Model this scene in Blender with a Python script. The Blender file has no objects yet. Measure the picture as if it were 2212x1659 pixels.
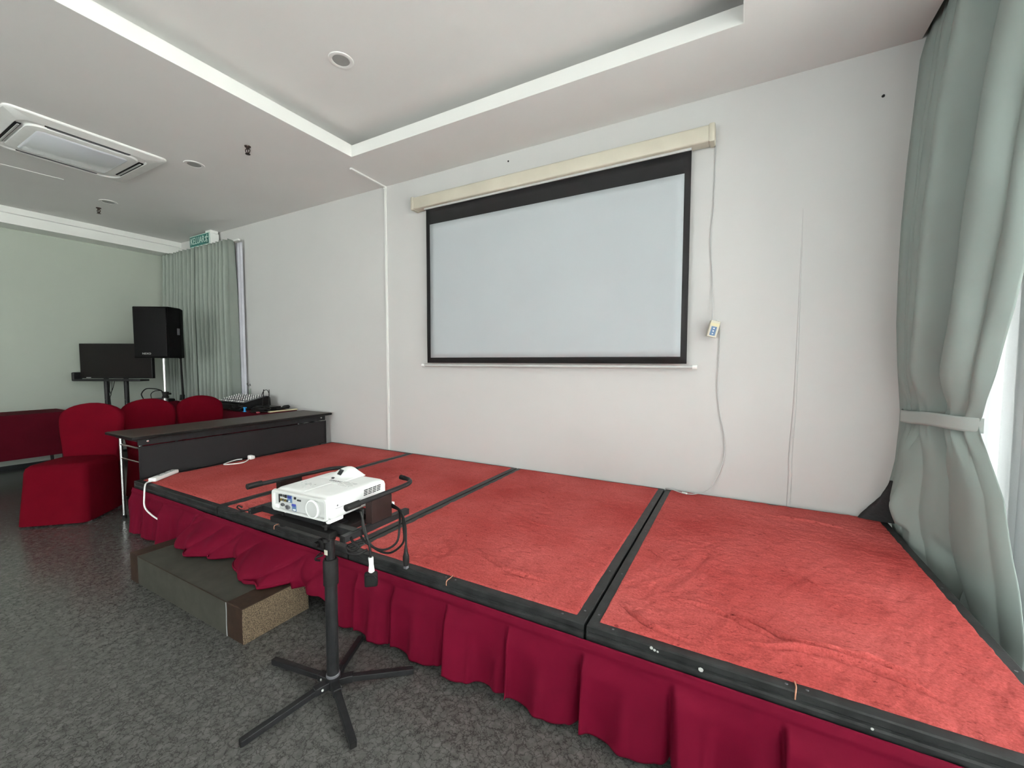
import bpy, bmesh, math, random
import numpy as np
from mathutils import Vector, Matrix, Euler, noise
PI = math.pi
R = math.radians
C = bpy.context.scene.collection
sc = bpy.context.scene
random.seed(4)

# ------------------------------------------------------------------ camera
cam_d = bpy.data.cameras.new('camera')
cam = bpy.data.objects.new('camera', cam_d)
C.objects.link(cam)
sc.camera = cam
cam_d.sensor_fit = 'HORIZONTAL'
cam_d.sensor_width = 36.0
cam_d.lens = 896.07 / 2212.0 * 36.0
cam_d.clip_start = 0.05
cam_d.clip_end = 200
yaw, pitch, roll = R(-28.78), R(-3.118), R(0.086)
fw = Vector((math.sin(yaw) * math.cos(pitch), math.cos(yaw) * math.cos(pitch), math.sin(pitch)))
rt = Vector((math.cos(yaw), -math.sin(yaw), 0))
up = rt.cross(fw)
r2 = rt * math.cos(roll) + up * math.sin(roll)
u2 = -rt * math.sin(roll) + up * math.cos(roll)
m = Matrix((r2, u2, -fw)).transposed().to_4x4()
m.translation = Vector((0, 0, 1.34))
cam.matrix_world = m

# ------------------------------------------------------------------ world, daylight, exposure
world = bpy.data.worlds.new('overcast_sky')
sc.world = world
world.use_nodes = True
bgn = world.node_tree.nodes['Background']
bgn.inputs[0].default_value = (0.98, 0.99, 1.0, 1)
bgn.inputs[1].default_value = 10.0
sun_d = bpy.data.lights.new('uplight_sun', 'SUN'); sun_d.energy = 90.0; sun_d.angle = R(3); sun_d.color = (1.0, 0.97, 0.92)
uplight_sun = bpy.data.objects.new('uplight_sun', sun_d); C.objects.link(uplight_sun)
uplight_sun.rotation_euler = (0, R(-28), 0)      # behind the building: added so the paving throws light up onto the ceiling
uplight_sun.location = (-10, 0, 20)
sc.view_settings.view_transform = 'Standard'
sc.view_settings.look = 'None'
sc.view_settings.gamma = 1.0
sc.view_settings.use_curve_mapping = False
sc.view_settings.exposure = 0.10

def sky_portal(loc, rot, sx, sy):
    l = bpy.data.lights.new('window_portal', 'AREA')
    l.shape = 'RECTANGLE'; l.size = sx; l.size_y = sy
    l.cycles.is_portal = True
    o = bpy.data.objects.new('window_portal', l)
    o.location = loc; o.rotation_euler = rot
    C.objects.link(o)
sky_portal((1.32, -1.2, 1.55), (0, R(90), 0), 3.0, 8.4)       # the long window wall on the right

sky_portal((-3.2, -5.92, 1.6), (R(90), 0, 0), 3.8, 2.4)       # the unseen rear windows, added to lift the left side

# ------------------------------------------------------------------ materials
def newmat(name):
    mt = bpy.data.materials.new(name); mt.use_nodes = True
    return mt, mt.node_tree.nodes, mt.node_tree.links, mt.node_tree.nodes['Principled BSDF']

def mat(name, col, rough=0.6, var=0.08, scale=6.0, metal=0.0, bump=0.0, bscale=60.0, spec=0.5, sheen=0.0, coat=0.0, dist=0.002):
    """procedural: base colour broken by object-space noise, optional bump"""
    mt, N, L, P = newmat(name)
    tc = N.new('ShaderNodeTexCoord')
    ns = N.new('ShaderNodeTexNoise'); ns.inputs['Scale'].default_value = scale; ns.inputs['Detail'].default_value = 4
    L.new(tc.outputs['Object'], ns.inputs['Vector'])
    rp = N.new('ShaderNodeValToRGB')
    rp.color_ramp.elements[0].position = 0.3; rp.color_ramp.elements[1].position = 0.7
    rp.color_ramp.elements[0].color = tuple(c * (1 - var) for c in col) + (1,)
    rp.color_ramp.elements[1].color = tuple(min(1, c * (1 + var)) for c in col) + (1,)
    L.new(ns.outputs['Fac'], rp.inputs['Fac'])
    L.new(rp.outputs['Color'], P.inputs['Base Color'])
    P.inputs['Roughness'].default_value = rough
    P.inputs['Metallic'].default_value = metal
    P.inputs['Specular IOR Level'].default_value = spec
    P.inputs['Sheen Weight'].default_value = sheen
    P.inputs['Coat Weight'].default_value = coat
    if bump:
        n2 = N.new('ShaderNodeTexNoise'); n2.inputs['Scale'].default_value = bscale; n2.inputs['Detail'].default_value = 5
        L.new(tc.outputs['Object'], n2.inputs['Vector'])
        b = N.new('ShaderNodeBump'); b.inputs['Strength'].default_value = bump; b.inputs['Distance'].default_value = dist
        L.new(n2.outputs['Fac'], b.inputs['Height']); L.new(b.outputs['Normal'], P.inputs['Normal'])
    return mt

M = {}
M['wall'] = mat('white_wall_paint', (0.565, 0.563, 0.552), 0.75, 0.02, 1.2, bump=0.25, bscale=14, dist=0.004)
M['green'] = mat('pale_green_wall_paint', (0.40, 0.44, 0.385), 0.75, 0.03, 1.5, bump=0.2, bscale=14)
M['ceiling'] = mat('ceiling_plaster', (0.72, 0.715, 0.70), 0.8, 0.03, 0.9, bump=0.15, bscale=9, dist=0.004)
M['trim'] = mat('gloss_white_trim', (0.76, 0.77, 0.745), 0.5, 0.02, 3)
M['base'] = mat('black_base_strip', (0.02, 0.022, 0.024), 0.35)
M['blackmetal'] = mat('black_powder_coated_metal', (0.013, 0.013, 0.014), 0.42, 0.3, 30, bump=0.2, bscale=150, spec=0.28)
M['blackplastic'] = mat('black_plastic', (0.010, 0.010, 0.010), 0.35, 0.2, 20, spec=0.18)
M['rubber'] = mat('black_rubber', (0.012, 0.011, 0.011), 0.55, 0.2, 30, spec=0.18)
M['frame'] = mat('worn_black_deck_frame', (0.020, 0.021, 0.021), 0.42, 0.45, 18, bump=0.25, bscale=120, spec=0.28)
M['chrome'] = mat('chrome', (0.55, 0.55, 0.54), 0.25, 0.03, 10, metal=1.0)
M['tabletop'] = mat('dark_brown_laminate', (0.042, 0.028, 0.022), 0.42, 0.12, 25, spec=0.3)
M['brown'] = mat('dark_brown_board', (0.020, 0.010, 0.009), 0.45, 0.2, 20, spec=0.18)
M['chair'] = mat('crimson_spandex_cover', (0.098, 0.0022, 0.0075), 0.9, 0.06, 8, spec=0.03)
M['cloth'] = mat('maroon_table_cloth', (0.065, 0.0025, 0.008), 0.9, 0.08, 8, spec=0.1)
M['skirt'] = mat('crimson_stage_skirt', (0.112, 0.0022, 0.0145), 0.75, 0.06, 9, spec=0.08, bump=0.12, bscale=300, dist=0.001)
M['curtain'] = mat('sage_grey_curtain', (0.29, 0.345, 0.32), 0.7, 0.03, 5, bump=0.08, bscale=260, dist=0.001)
M['curtain_far'] = mat('grey_green_curtain', (0.27, 0.305, 0.275), 0.9, 0.04, 5, spec=0.1)
M['white'] = mat('white_plastic', (0.82, 0.83, 0.81), 0.38, 0.03, 12)
M['greyplastic'] = mat('light_grey_plastic', (0.50, 0.51, 0.50), 0.45, 0.04, 12)
M['cream'] = mat('aged_cream_metal', (0.56, 0.53, 0.435), 0.45, 0.08, 4)
M['screenwhite'] = mat('matte_projection_fabric', (0.43, 0.465, 0.485), 0.85, 0.015, 2.2)
M['screenblack'] = mat('black_masking_fabric', (0.006, 0.005, 0.006), 0.8, 0.2, 10)
M['lineng'] = mat('grey_side_panel', (0.10, 0.10, 0.11), 0.5)
M['lamp_glass'] = mat('frosted_lamp_glass', (0.30, 0.30, 0.29), 0.4, 0.05, 20)
M['dark'] = mat('dark_slot', (0.015, 0.015, 0.016), 0.7)
M['bag'] = mat('black_nylon', (0.016, 0.014, 0.015), 0.7, 0.3, 14, bump=0.6, bscale=14, dist=0.02)
M['blue'] = mat('blue_plastic', (0.02, 0.28, 0.62), 0.4)
M['bluepanel'] = mat('blue_port_panel', (0.09, 0.17, 0.30), 0.5)
M['vga'] = mat('vga_blue', (0.03, 0.04, 0.25), 0.4)
M['gold'] = mat('brass_fitting', (0.55, 0.45, 0.2), 0.3, metal=1.0)
M['yellow'] = mat('pale_yellow_wood', (0.62, 0.56, 0.36), 0.5)
M['signgreen'] = mat('exit_sign_green', (0.01, 0.14, 0.12), 0.4)
M['signwhite'] = mat('exit_sign_white', (0.55, 0.68, 0.62), 0.5)
M['ink'] = mat('grey_printing', (0.16, 0.16, 0.17), 0.6)
M['palepaint'] = mat('chipped_bare_metal', (0.45, 0.46, 0.44), 0.5)
M['copper'] = mat('sprinkler_bronze', (0.04, 0.025, 0.02), 0.4, metal=0.6)
M['tvscreen'] = mat('dark_lcd_screen', (0.008, 0.006, 0.006), 0.35, 0.1, 3, spec=0.2)
M['stepgrey'] = mat('grey_vinyl_step_top', (0.052, 0.051, 0.041), 0.6, 0.15, 14, bump=0.1, bscale=90, spec=0.18)
M['stepbrown'] = mat('dark_brown_step_trim', (0.032, 0.018, 0.012), 0.6, 0.25, 22, spec=0.18)
M['piping'] = mat('grey_seal_strip', (0.30, 0.31, 0.31), 0.5)
M['pink'] = mat('faded_red_plastic', (0.45, 0.08, 0.10), 0.5)
M['rope'] = mat('faded_orange_cord', (0.42, 0.19, 0.12), 0.7)

def carpet_mat():
    mt, N, L, P = newmat('red_stage_carpet')
    tc = N.new('ShaderNodeTexCoord')
    n1 = N.new('ShaderNodeTexNoise'); n1.inputs['Scale'].default_value = 2.2; n1.inputs['Detail'].default_value = 5
    n2 = N.new('ShaderNodeTexNoise'); n2.inputs['Scale'].default_value = 130; n2.inputs['Detail'].default_value = 6; n2.inputs['Roughness'].default_value = 0.75
    mp = N.new('ShaderNodeMapping'); mp.inputs['Scale'].default_value = (1.0, 2.2, 1.0)
    mp.inputs['Rotation'].default_value = (0, 0, R(25))
    n3 = N.new('ShaderNodeTexNoise'); n3.inputs['Scale'].default_value = 24; n3.inputs['Detail'].default_value = 7; n3.inputs['Roughness'].default_value = 0.7
    L.new(tc.outputs['Object'], n1.inputs['Vector']); L.new(tc.outputs['Object'], n2.inputs['Vector'])
    L.new(tc.outputs['Object'], mp.inputs['Vector']); L.new(mp.outputs['Vector'], n3.inputs['Vector'])
    r1 = N.new('ShaderNodeValToRGB'); e = r1.color_ramp.elements
    e[0].position = 0.3; e[0].color = (0.39, 0.054, 0.050, 1); e[1].position = 0.75; e[1].color = (0.55, 0.112, 0.104, 1)
    L.new(n1.outputs['Fac'], r1.inputs['Fac'])
    r2_ = N.new('ShaderNodeValToRGB'); e = r2_.color_ramp.elements
    e[0].position = 0.35; e[0].color = (0.72, 0.68, 0.68, 1); e[1].position = 0.65; e[1].color = (1.15, 1.22, 1.22, 1)
    L.new(n2.outputs['Fac'], r2_.inputs['Fac'])
    mx = N.new('ShaderNodeMix'); mx.data_type = 'RGBA'; mx.blend_type = 'MULTIPLY'; mx.inputs['Factor'].default_value = 1
    L.new(r1.outputs['Color'], mx.inputs['A']); L.new(r2_.outputs['Color'], mx.inputs['B'])
    # matted tufts and pulled specks
    r3 = N.new('ShaderNodeValToRGB'); e = r3.color_ramp.elements
    e[0].position = 0.60; e[0].color = (1, 1, 1, 1); e[1].position = 0.67; e[1].color = (0.38, 0.27, 0.30, 1)
    L.new(n3.outputs['Fac'], r3.inputs['Fac'])
    mx2 = N.new('ShaderNodeMix'); mx2.data_type = 'RGBA'; mx2.blend_type = 'MULTIPLY'; mx2.inputs['Factor'].default_value = 0.8
    L.new(mx.outputs['Result'], mx2.inputs['A']); L.new(r3.outputs['Color'], mx2.inputs['B'])
    L.new(mx2.outputs['Result'], P.inputs['Base Color'])
    P.inputs['Roughness'].default_value = 0.95; P.inputs['Specular IOR Level'].default_value = 0.08
    P.inputs['Sheen Weight'].default_value = 0.0
    P.inputs['Sheen Tint'].default_value = (1, 0.5, 0.5, 1)
    ad = N.new('ShaderNodeMath'); ad.operation = 'MULTIPLY_ADD'; ad.inputs[1].default_value = 0.35
    L.new(n2.outputs['Fac'], ad.inputs[0]); L.new(n3.outputs['Fac'], ad.inputs[2])
    b = N.new('ShaderNodeBump'); b.inputs['Strength'].default_value = 0.8; b.inputs['Distance'].default_value = 0.016
    L.new(ad.outputs[0], b.inputs['Height']); L.new(b.outputs['Normal'], P.inputs['Normal'])
    return mt
M['carpet'] = carpet_mat()

def floor_mat():
    mt, N, L, P = newmat('grey_crackle_vinyl')
    tc = N.new('ShaderNodeTexCoord')
    nd = N.new('ShaderNodeTexNoise'); nd.inputs['Scale'].default_value = 16; nd.inputs['Detail'].default_value = 6; nd.inputs['Roughness'].default_value = 0.65
    L.new(tc.outputs['Object'], nd.inputs['Vector'])
    mx = N.new('ShaderNodeMix'); mx.data_type = 'RGBA'; mx.blend_type = 'LINEAR_LIGHT'; mx.inputs['Factor'].default_value = 0.045
    L.new(tc.outputs['Object'], mx.inputs['A']); L.new(nd.outputs['Color'], mx.inputs['B'])
    vo = N.new('ShaderNodeTexVoronoi'); vo.feature = 'DISTANCE_TO_EDGE'; vo.inputs['Scale'].default_value = 36
    L.new(mx.outputs['Result'], vo.inputs['Vector'])
    vo2 = N.new('ShaderNodeTexVoronoi'); vo2.feature = 'F1'; vo2.inputs['Scale'].default_value = 36
    L.new(mx.outputs['Result'], vo2.inputs['Vector'])
    n2 = N.new('ShaderNodeTexNoise'); n2.inputs['Scale'].default_value = 30; n2.inputs['Detail'].default_value = 8; n2.inputs['Roughness'].default_value = 0.7
    L.new(tc.outputs['Object'], n2.inputs['Vector'])
    cr = N.new('ShaderNodeValToRGB'); e = cr.color_ramp.elements
    e[0].position = 0.0; e[0].color = (0.22, 0.21, 0.20, 1); e[1].position = 0.075; e[1].color = (1, 1, 1, 1)
    L.new(vo.outputs['Distance'], cr.inputs['Fac'])
    c2 = N.new('ShaderNodeValToRGB'); e = c2.color_ramp.elements
    e[0].position = 0.34; e[0].color = (0.060, 0.059, 0.055, 1); e[1].position = 0.68; e[1].color = (0.132, 0.130, 0.122, 1)
    L.new(n2.outputs['Fac'], c2.inputs['Fac'])
    mm = N.new('ShaderNodeMix'); mm.data_type = 'RGBA'; mm.blend_type = 'MULTIPLY'; mm.inputs['Factor'].default_value = 0.85
    L.new(c2.outputs['Color'], mm.inputs['A']); L.new(cr.outputs['Color'], mm.inputs['B'])
    L.new(mm.outputs['Result'], P.inputs['Base Color'])
    P.inputs['Roughness'].default_value = 0.21
    P.inputs['Specular IOR Level'].default_value = 0.45
    b = N.new('ShaderNodeBump'); b.inputs['Strength'].default_value = 0.10; b.inputs['Distance'].default_value = 0.002
    L.new(n2.outputs['Fac'], b.inputs['Height']); L.new(b.outputs['Normal'], P.inputs['Normal'])
    return mt
M['floor'] = floor_mat()

def weave_mat():
    mt, N, L, P = newmat('woven_tan_carpet')
    tc = N.new('ShaderNodeTexCoord')
    mp = N.new('ShaderNodeMapping'); mp.inputs['Scale'].default_value = (1, 1, 0.55)
    n1 = N.new('ShaderNodeTexNoise'); n1.inputs['Scale'].default_value = 300; n1.inputs['Detail'].default_value = 3
    w = N.new('ShaderNodeTexWave'); w.bands_direction = 'Z'; w.inputs['Scale'].default_value = 110; w.inputs['Distortion'].default_value = 3
    L.new(tc.outputs['Object'], mp.inputs['Vector']); L.new(mp.outputs['Vector'], n1.inputs['Vector']); L.new(tc.outputs['Object'], w.inputs['Vector'])
    ad = N.new('ShaderNodeMath'); ad.operation = 'MULTIPLY_ADD'; ad.inputs[1].default_value = 0.04
    L.new(w.outputs['Fac'], ad.inputs[0]); L.new(n1.outputs['Fac'], ad.inputs[2])
    r = N.new('ShaderNodeValToRGB'); e = r.color_ramp.elements
    e[0].position = 0.36; e[0].color = (0.035, 0.024, 0.015, 1); e[1].position = 0.68; e[1].color = (0.235, 0.172, 0.105, 1)
    L.new(ad.outputs[0], r.inputs['Fac']); L.new(r.outputs['Color'], P.inputs['Base Color'])
    P.inputs['Roughness'].default_value = 0.9
    b = N.new('ShaderNodeBump'); b.inputs['Strength'].default_value = 0.8; b.inputs['Distance'].default_value = 0.004
    L.new(ad.outputs[0], b.inputs['Height']); L.new(b.outputs['Normal'], P.inputs['Normal'])
    return mt
M['weave'] = weave_mat()

def perf_mat(name, base, hole, scale, ax=(0, 0, 0)):
    mt, N, L, P = newmat(name)
    tc = N.new('ShaderNodeTexCoord')
    mp = N.new('ShaderNodeMapping'); mp.inputs['Rotation'].default_value = ax
    v = N.new('ShaderNodeTexVoronoi'); v.inputs['Scale'].default_value = scale; v.inputs['Randomness'].default_value = 0
    L.new(tc.outputs['Object'], mp.inputs['Vector']); L.new(mp.outputs['Vector'], v.inputs['Vector'])
    r = N.new('ShaderNodeValToRGB'); e = r.color_ramp.elements
    e[0].position = 0.30; e[0].color = hole + (1,); e[1].position = 0.36; e[1].color = base + (1,)
    L.new(v.outputs['Distance'], r.inputs['Fac']); L.new(r.outputs['Color'], P.inputs['Base Color'])
    P.inputs['Roughness'].default_value = 0.55; P.inputs['Specular IOR Level'].default_value = 0.12
    b = N.new('ShaderNodeBump'); b.inputs['Strength'].default_value = 0.5; b.inputs['Distance'].default_value = 0.002
    L.new(r.outputs['Color'], b.inputs['Height']); L.new(b.outputs['Normal'], P.inputs['Normal'])
    return mt
M['perf'] = perf_mat('perforated_black_steel', (0.024, 0.022, 0.023), (0.001, 0.003, 0.003), 62, (R(45), 0, 0))
M['grille'] = perf_mat('speaker_grille', (0.006, 0.0055, 0.006), (0.002, 0.002, 0.002), 120)

def sheer_mat():
    mt, N, L, P = newmat('white_sheer_voile')
    N.remove(P)
    out = [n for n in N if n.type == 'OUTPUT_MATERIAL'][0]
    tc = N.new('ShaderNodeTexCoord')
    w = N.new('ShaderNodeTexNoise'); w.inputs['Scale'].default_value = 300
    L.new(tc.outputs['Object'], w.inputs['Vector'])
    rp = N.new('ShaderNodeValToRGB'); rp.color_ramp.elements[0].color = (0.82, 0.83, 0.86, 1); rp.color_ramp.elements[1].color = (0.92, 0.93, 0.96, 1)
    L.new(w.outputs['Fac'], rp.inputs['Fac'])
    d = N.new('ShaderNodeBsdfDiffuse'); t = N.new('ShaderNodeBsdfTranslucent'); tr = N.new('ShaderNodeBsdfTransparent')
    L.new(rp.outputs['Color'], d.inputs['Color']); L.new(rp.outputs['Color'], t.inputs['Color'])
    m1 = N.new('ShaderNodeMixShader'); m1.inputs[0].default_value = 0.55
    L.new(d.outputs[0], m1.inputs[1]); L.new(t.outputs[0], m1.inputs[2])
    m2 = N.new('ShaderNodeMixShader'); m2.inputs[0].default_value = 0.34
    L.new(m1.outputs[0], m2.inputs[1]); L.new(tr.outputs[0], m2.inputs[2])
    L.new(m2.outputs[0], out.inputs['Surface'])
    return mt
M['sheer'] = sheer_mat()

def pane_mat():
    mt, N, L, P = newmat('window_glass')
    N.remove(P)
    out = [n for n in N if n.type == 'OUTPUT_MATERIAL'][0]
    tr = N.new('ShaderNodeBsdfTransparent'); tr.inputs['Color'].default_value = (0.95, 0.97, 0.955, 1)
    g = N.new('ShaderNodeBsdfGlossy'); g.inputs['Roughness'].default_value = 0.02
    f_ = N.new('ShaderNodeFresnel'); f_.inputs['IOR'].default_value = 1.3
    mx = N.new('ShaderNodeMixShader')
    L.new(f_.outputs[0], mx.inputs[0]); L.new(tr.outputs[0], mx.inputs[1]); L.new(g.outputs[0], mx.inputs[2])
    L.new(mx.outputs[0], out.inputs['Surface'])
    return mt
M['glass'] = pane_mat()

# ------------------------------------------------------------------ geometry helpers
def W(o):
    mtx = Matrix.Identity(4)
    while o:
        mtx = Matrix.Translation(o.location) @ o.rotation_euler.to_matrix().to_4x4() @ mtx
        o = o.parent
    return mtx

def obj(name, bm, m_, parent=None, smooth=False, world=True, sharp=35):
    """one mesh object; coordinates given in the world unless world=False"""
    if parent is not None and world:
        bm.transform(W(parent).inverted())
    me = bpy.data.meshes.new(name); bm.to_mesh(me); bm.free()
    mats = m_ if isinstance(m_, (list, tuple)) else [m_]
    for q in mats: me.materials.append(q)
    if smooth:
        me.polygons.foreach_set('use_smooth', [True] * len(me.polygons))
        if sharp: me.set_sharp_from_angle(angle=R(sharp))
    o = bpy.data.objects.new(name, me); C.objects.link(o)
    o.parent = parent
    return o

def thing(name, label, cat, loc=(0, 0, 0), rz=0.0, group=None):
    o = bpy.data.objects.new(name, None); C.objects.link(o)
    o.location = loc; o.rotation_euler = (0, 0, rz); o.empty_display_size = 0.1
    o['label'] = label; o['category'] = cat
    if group: o['group'] = group
    return o

def tag(o, label, cat, group=None):
    o['label'] = label; o['category'] = cat
    if group: o['group'] = group
    return o

def struct(name, bm, m_, parent=None, **k):
    o = obj(name, bm, m_, parent, **k)
    if parent is None: o['kind'] = 'structure'
    return o

def BM(): return bmesh.new()

def box(bm, lo, hi, bev=0.0, mtx=None, seg=2, mi=0):
    t = bmesh.new()
    bmesh.ops.create_cube(t, size=1)
    c = [(a + b) / 2 for a, b in zip(lo, hi)]; s = [abs(b - a) for a, b in zip(lo, hi)]
    bmesh.ops.scale(t, vec=s, verts=t.verts)
    if bev > 0:
        bmesh.ops.bevel(t, geom=t.edges[:], offset=min(bev, min(s) * 0.49), segments=seg, profile=0.5, affect='EDGES')
    bmesh.ops.translate(t, vec=c, verts=t.verts)
    if mtx is not None: t.transform(mtx)
    add(bm, t, mi)
    return bm

def add(bm, t, mi=0):
    vm = {}
    for v in t.verts: vm[v] = bm.verts.new(v.co)
    for f in t.faces:
        try:
            nf = bm.faces.new([vm[v] for v in f.verts]); nf.material_index = mi; nf.smooth = f.smooth
        except ValueError: pass
    t.free()

def catmull(pts, n=6):
    P = [Vector(p) for p in pts]
    if len(P) < 3: return P
    out = []
    for i in range(len(P) - 1):
        p0 = P[i - 1] if i else P[i] * 2 - P[i + 1]
        p1, p2 = P[i], P[i + 1]
        p3 = P[i + 2] if i + 2 < len(P) else P[i + 1] * 2 - P[i]
        for k in range(n):
            t = k / n
            out.append(0.5 * ((2 * p1) + (-p0 + p2) * t + (2 * p0 - 5 * p1 + 4 * p2 - p3) * t * t + (-p0 + 3 * p1 - 3 * p2 + p3) * t ** 3))
    out.append(P[-1])
    return out

def tube(bm, pts, r, seg=10, caps=True, square=False):
    P = [Vector(p) for p in pts]
    rs = r if isinstance(r, (list, tuple)) else [r] * len(P)
    if square: seg = 4
    ref = None; rings = []
    for i, p in enumerate(P):
        a = P[max(0, i - 1)]; b = P[min(len(P) - 1, i + 1)]
        t = (b - a).normalized()
        if ref is None:
            ref = Vector((0, 0, 1)) if abs(t.z) < 0.9 else Vector((1, 0, 0))
        n = (ref - t * ref.dot(t))
        n = n.normalized() if n.length > 1e-6 else t.orthogonal().normalized()
        ref = n
        bn = t.cross(n)
        ring = []
        for k in range(seg):
            ang = 2 * PI * k / seg + (PI / 4 if square else 0)
            rr = rs[i] * (math.sqrt(2) if square else 1)
            ring.append(bm.verts.new(p + (n * math.cos(ang) + bn * math.sin(ang)) * rr))
        rings.append(ring)
    for a, b in zip(rings, rings[1:]):
        for k in range(seg):
            bm.faces.new([a[k], a[(k + 1) % seg], b[(k + 1) % seg], b[k]])
    if caps:
        bm.faces.new(rings[0][::-1]); bm.faces.new(rings[-1])
    return bm

def lathe(bm, prof, c=(0, 0, 0), seg=32, axis='Z', mtx=None):
    """prof: list of (radius, height)"""
    t = bmesh.new(); rings = []
    for r, h in prof:
        if r < 1e-6: rings.append([t.verts.new((0, 0, h))])
        else: rings.append([t.verts.new((r * math.cos(2 * PI * k / seg), r * math.sin(2 * PI * k / seg), h)) for k in range(seg)])
    for a, b in zip(rings, rings[1:]):
        for k in range(seg):
            k2 = (k + 1) % seg
            if len(a) == 1 and len(b) == 1: continue
            if len(a) == 1: t.faces.new([a[0], b[k2], b[k]])
            elif len(b) == 1: t.faces.new([a[k], a[k2], b[0]])
            else: t.faces.new([a[k], a[k2], b[k2], b[k]])
    bmesh.ops.recalc_face_normals(t, faces=t.faces)
    if axis == 'Y': t.transform(Matrix.Rotation(R(90), 4, 'X'))
    if axis == 'X': t.transform(Matrix.Rotation(R(90), 4, 'Y'))
    if mtx is not None: t.transform(mtx)
    t.transform(Matrix.Translation(c))
    add(bm, t)
    return bm

def grid(bm, nu, nv, fn, mi=0):
    vs = [[bm.verts.new(fn(i / nu, j / nv)) for j in range(nv + 1)] for i in range(nu + 1)]
    for i in range(nu):
        for j in range(nv):
            f_ = bm.faces.new([vs[i][j], vs[i + 1][j], vs[i + 1][j + 1], vs[i][j + 1]]); f_.material_index = mi
    return vs

def solidify(o, th):
    md = o.modifiers.new('thickness', 'SOLIDIFY'); md.thickness = th; md.offset = 0
    return o

def text_bm(s, size, ext=0.0005, font_scale_x=1.0, mtx=None):
    cu = bpy.data.curves.new('lettering', 'FONT'); cu.body = s; cu.size = size; cu.extrude = ext
    cu.align_x = 'CENTER'; cu.align_y = 'CENTER'
    o = bpy.data.objects.new('lettering_tmp', cu); C.objects.link(o)
    dg = bpy.context.evaluated_depsgraph_get()
    me = bpy.data.meshes.new_from_object(o.evaluated_get(dg))
    bm = bmesh.new(); bm.from_mesh(me)
    bpy.data.meshes.remove(me); bpy.data.objects.remove(o); bpy.data.curves.remove(cu)
    bm.transform(Matrix.Diagonal((font_scale_x, 1, 1, 1)))
    if mtx is not None: bm.transform(mtx)
    return bm

def frame_mtx(origin, xdir, ydir):
    x = Vector(xdir).normalized(); y = Vector(ydir); y = (y - x * x.dot(y)).normalized(); z = x.cross(y)
    mm = Matrix((x, y, z)).transposed().to_4x4(); mm.translation = Vector(origin)
    return mm

# ------------------------------------------------------------------ room shell
XL, XR, YB, YF, ZC, ZT = -7.85, 1.25, 3.2, -6.0, 3.13, 3.32
b = BM(); box(b, (XL - 0.1, YF - 0.1, -0.1), (XR + 0.1, YB + 0.1, 0)); struct('floor', b, M['floor'])
b = BM(); box(b, (XL - 0.1, YB, 0), (XR + 0.25, YB + 0.15, 3.5)); struct('wall_back', b, M['wall'])
b = BM(); box(b, (XL - 0.15, YF, 0), (XL, YB, 3.5)); struct('wall_left', b, M['green'])
# rear wall (behind the camera) with openings for windows added for their light
b = BM()
box(b, (XL - 0.1, YF - 0.15, 0), (XR + 0.2, YF, 0.4)); box(b, (XL - 0.1, YF - 0.15, 2.8), (XR + 0.2, YF, 3.5))
box(b, (XL - 0.1, YF - 0.15, 0.4), (-5.1, YF, 2.8)); box(b, (-1.3, YF - 0.15, 0.4), (XR + 0.2, YF, 2.8))
struct('wall_front', b, M['wall'])
# right wall: piers and lintel around the floor to ceiling window
b = BM()
box(b, (XR, YF - 0.1, 3.05), (XR + 0.15, YB, 3.5)); box(b, (XR, 3.0, 0), (XR + 0.15, YB, 3.05)); box(b, (XR - 0.08, 2.38, 0), (XR + 0.15, 2.80, 3.05)); box(b, (XR, YF, 0), (XR + 0.15, -5.4, 3.05))
struct('wall_right', b, M['wall'])
# ceiling: lowered soffit with a rectangular coffer, and a curtain pocket along the right
CX0, CX1, CY0, CY1 = -3.04, -0.035, -4.2, 2.602
b = BM()
box(b, (XL - 0.1, YF - 0.1, ZC), (CX0 - 0.14, YB, 3.5)); box(b, (CX1 + 0.14, YF - 0.1, ZC), (0.835, YB, 3.5))
box(b, (CX0 - 0.14, CY1 + 0.14, ZC), (CX1 + 0.14, YB, 3.5)); box(b, (CX0 - 0.14, YF - 0.1, ZC), (CX1 + 0.14, CY0 - 0.14, 3.5))
box(b, (CX0 - 0.14, CY0 - 0.14, ZT), (CX1 + 0.14, CY1 + 0.14, 3.5))
box(b, (0.835, YF - 0.1, 3.32), (XR, YB, 3.5))
struct('ceiling', b, M['ceiling'])
lz = 3.224     # the soffit steps in towards the coffer
b = BM()
box(b, (CX0 - 0.14, CY0 - 0.14, ZC), (CX0 - 0.006, CY1 + 0.14, lz)); box(b, (CX1 + 0.006, CY0 - 0.14, ZC), (CX1 + 0.14, CY1 + 0.14, lz))
box(b, (CX0 - 0.006, CY1 + 0.006, ZC), (CX1 + 0.006, CY1 + 0.14, lz)); box(b, (CX0 - 0.006, CY0 - 0.14, ZC), (CX1 + 0.006, CY0 - 0.006, lz))
o = struct('ceiling', b, M['ceiling'])
# the coffer's white lip
b = BM()
box(b, (CX0 - 0.006, CY0 - 0.006, ZC), (CX0, CY1 + 0.006, lz + 0.003)); box(b, (CX1, CY0 - 0.006, ZC), (CX1 + 0.006, CY1 + 0.006, lz + 0.003))
box(b, (CX0, CY1, ZC), (CX1, CY1 + 0.006, lz + 0.003)); box(b, (CX0, CY0 - 0.006, ZC), (CX1, CY0, lz + 0.003))
struct('trim_1', b, M['trim'])
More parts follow.
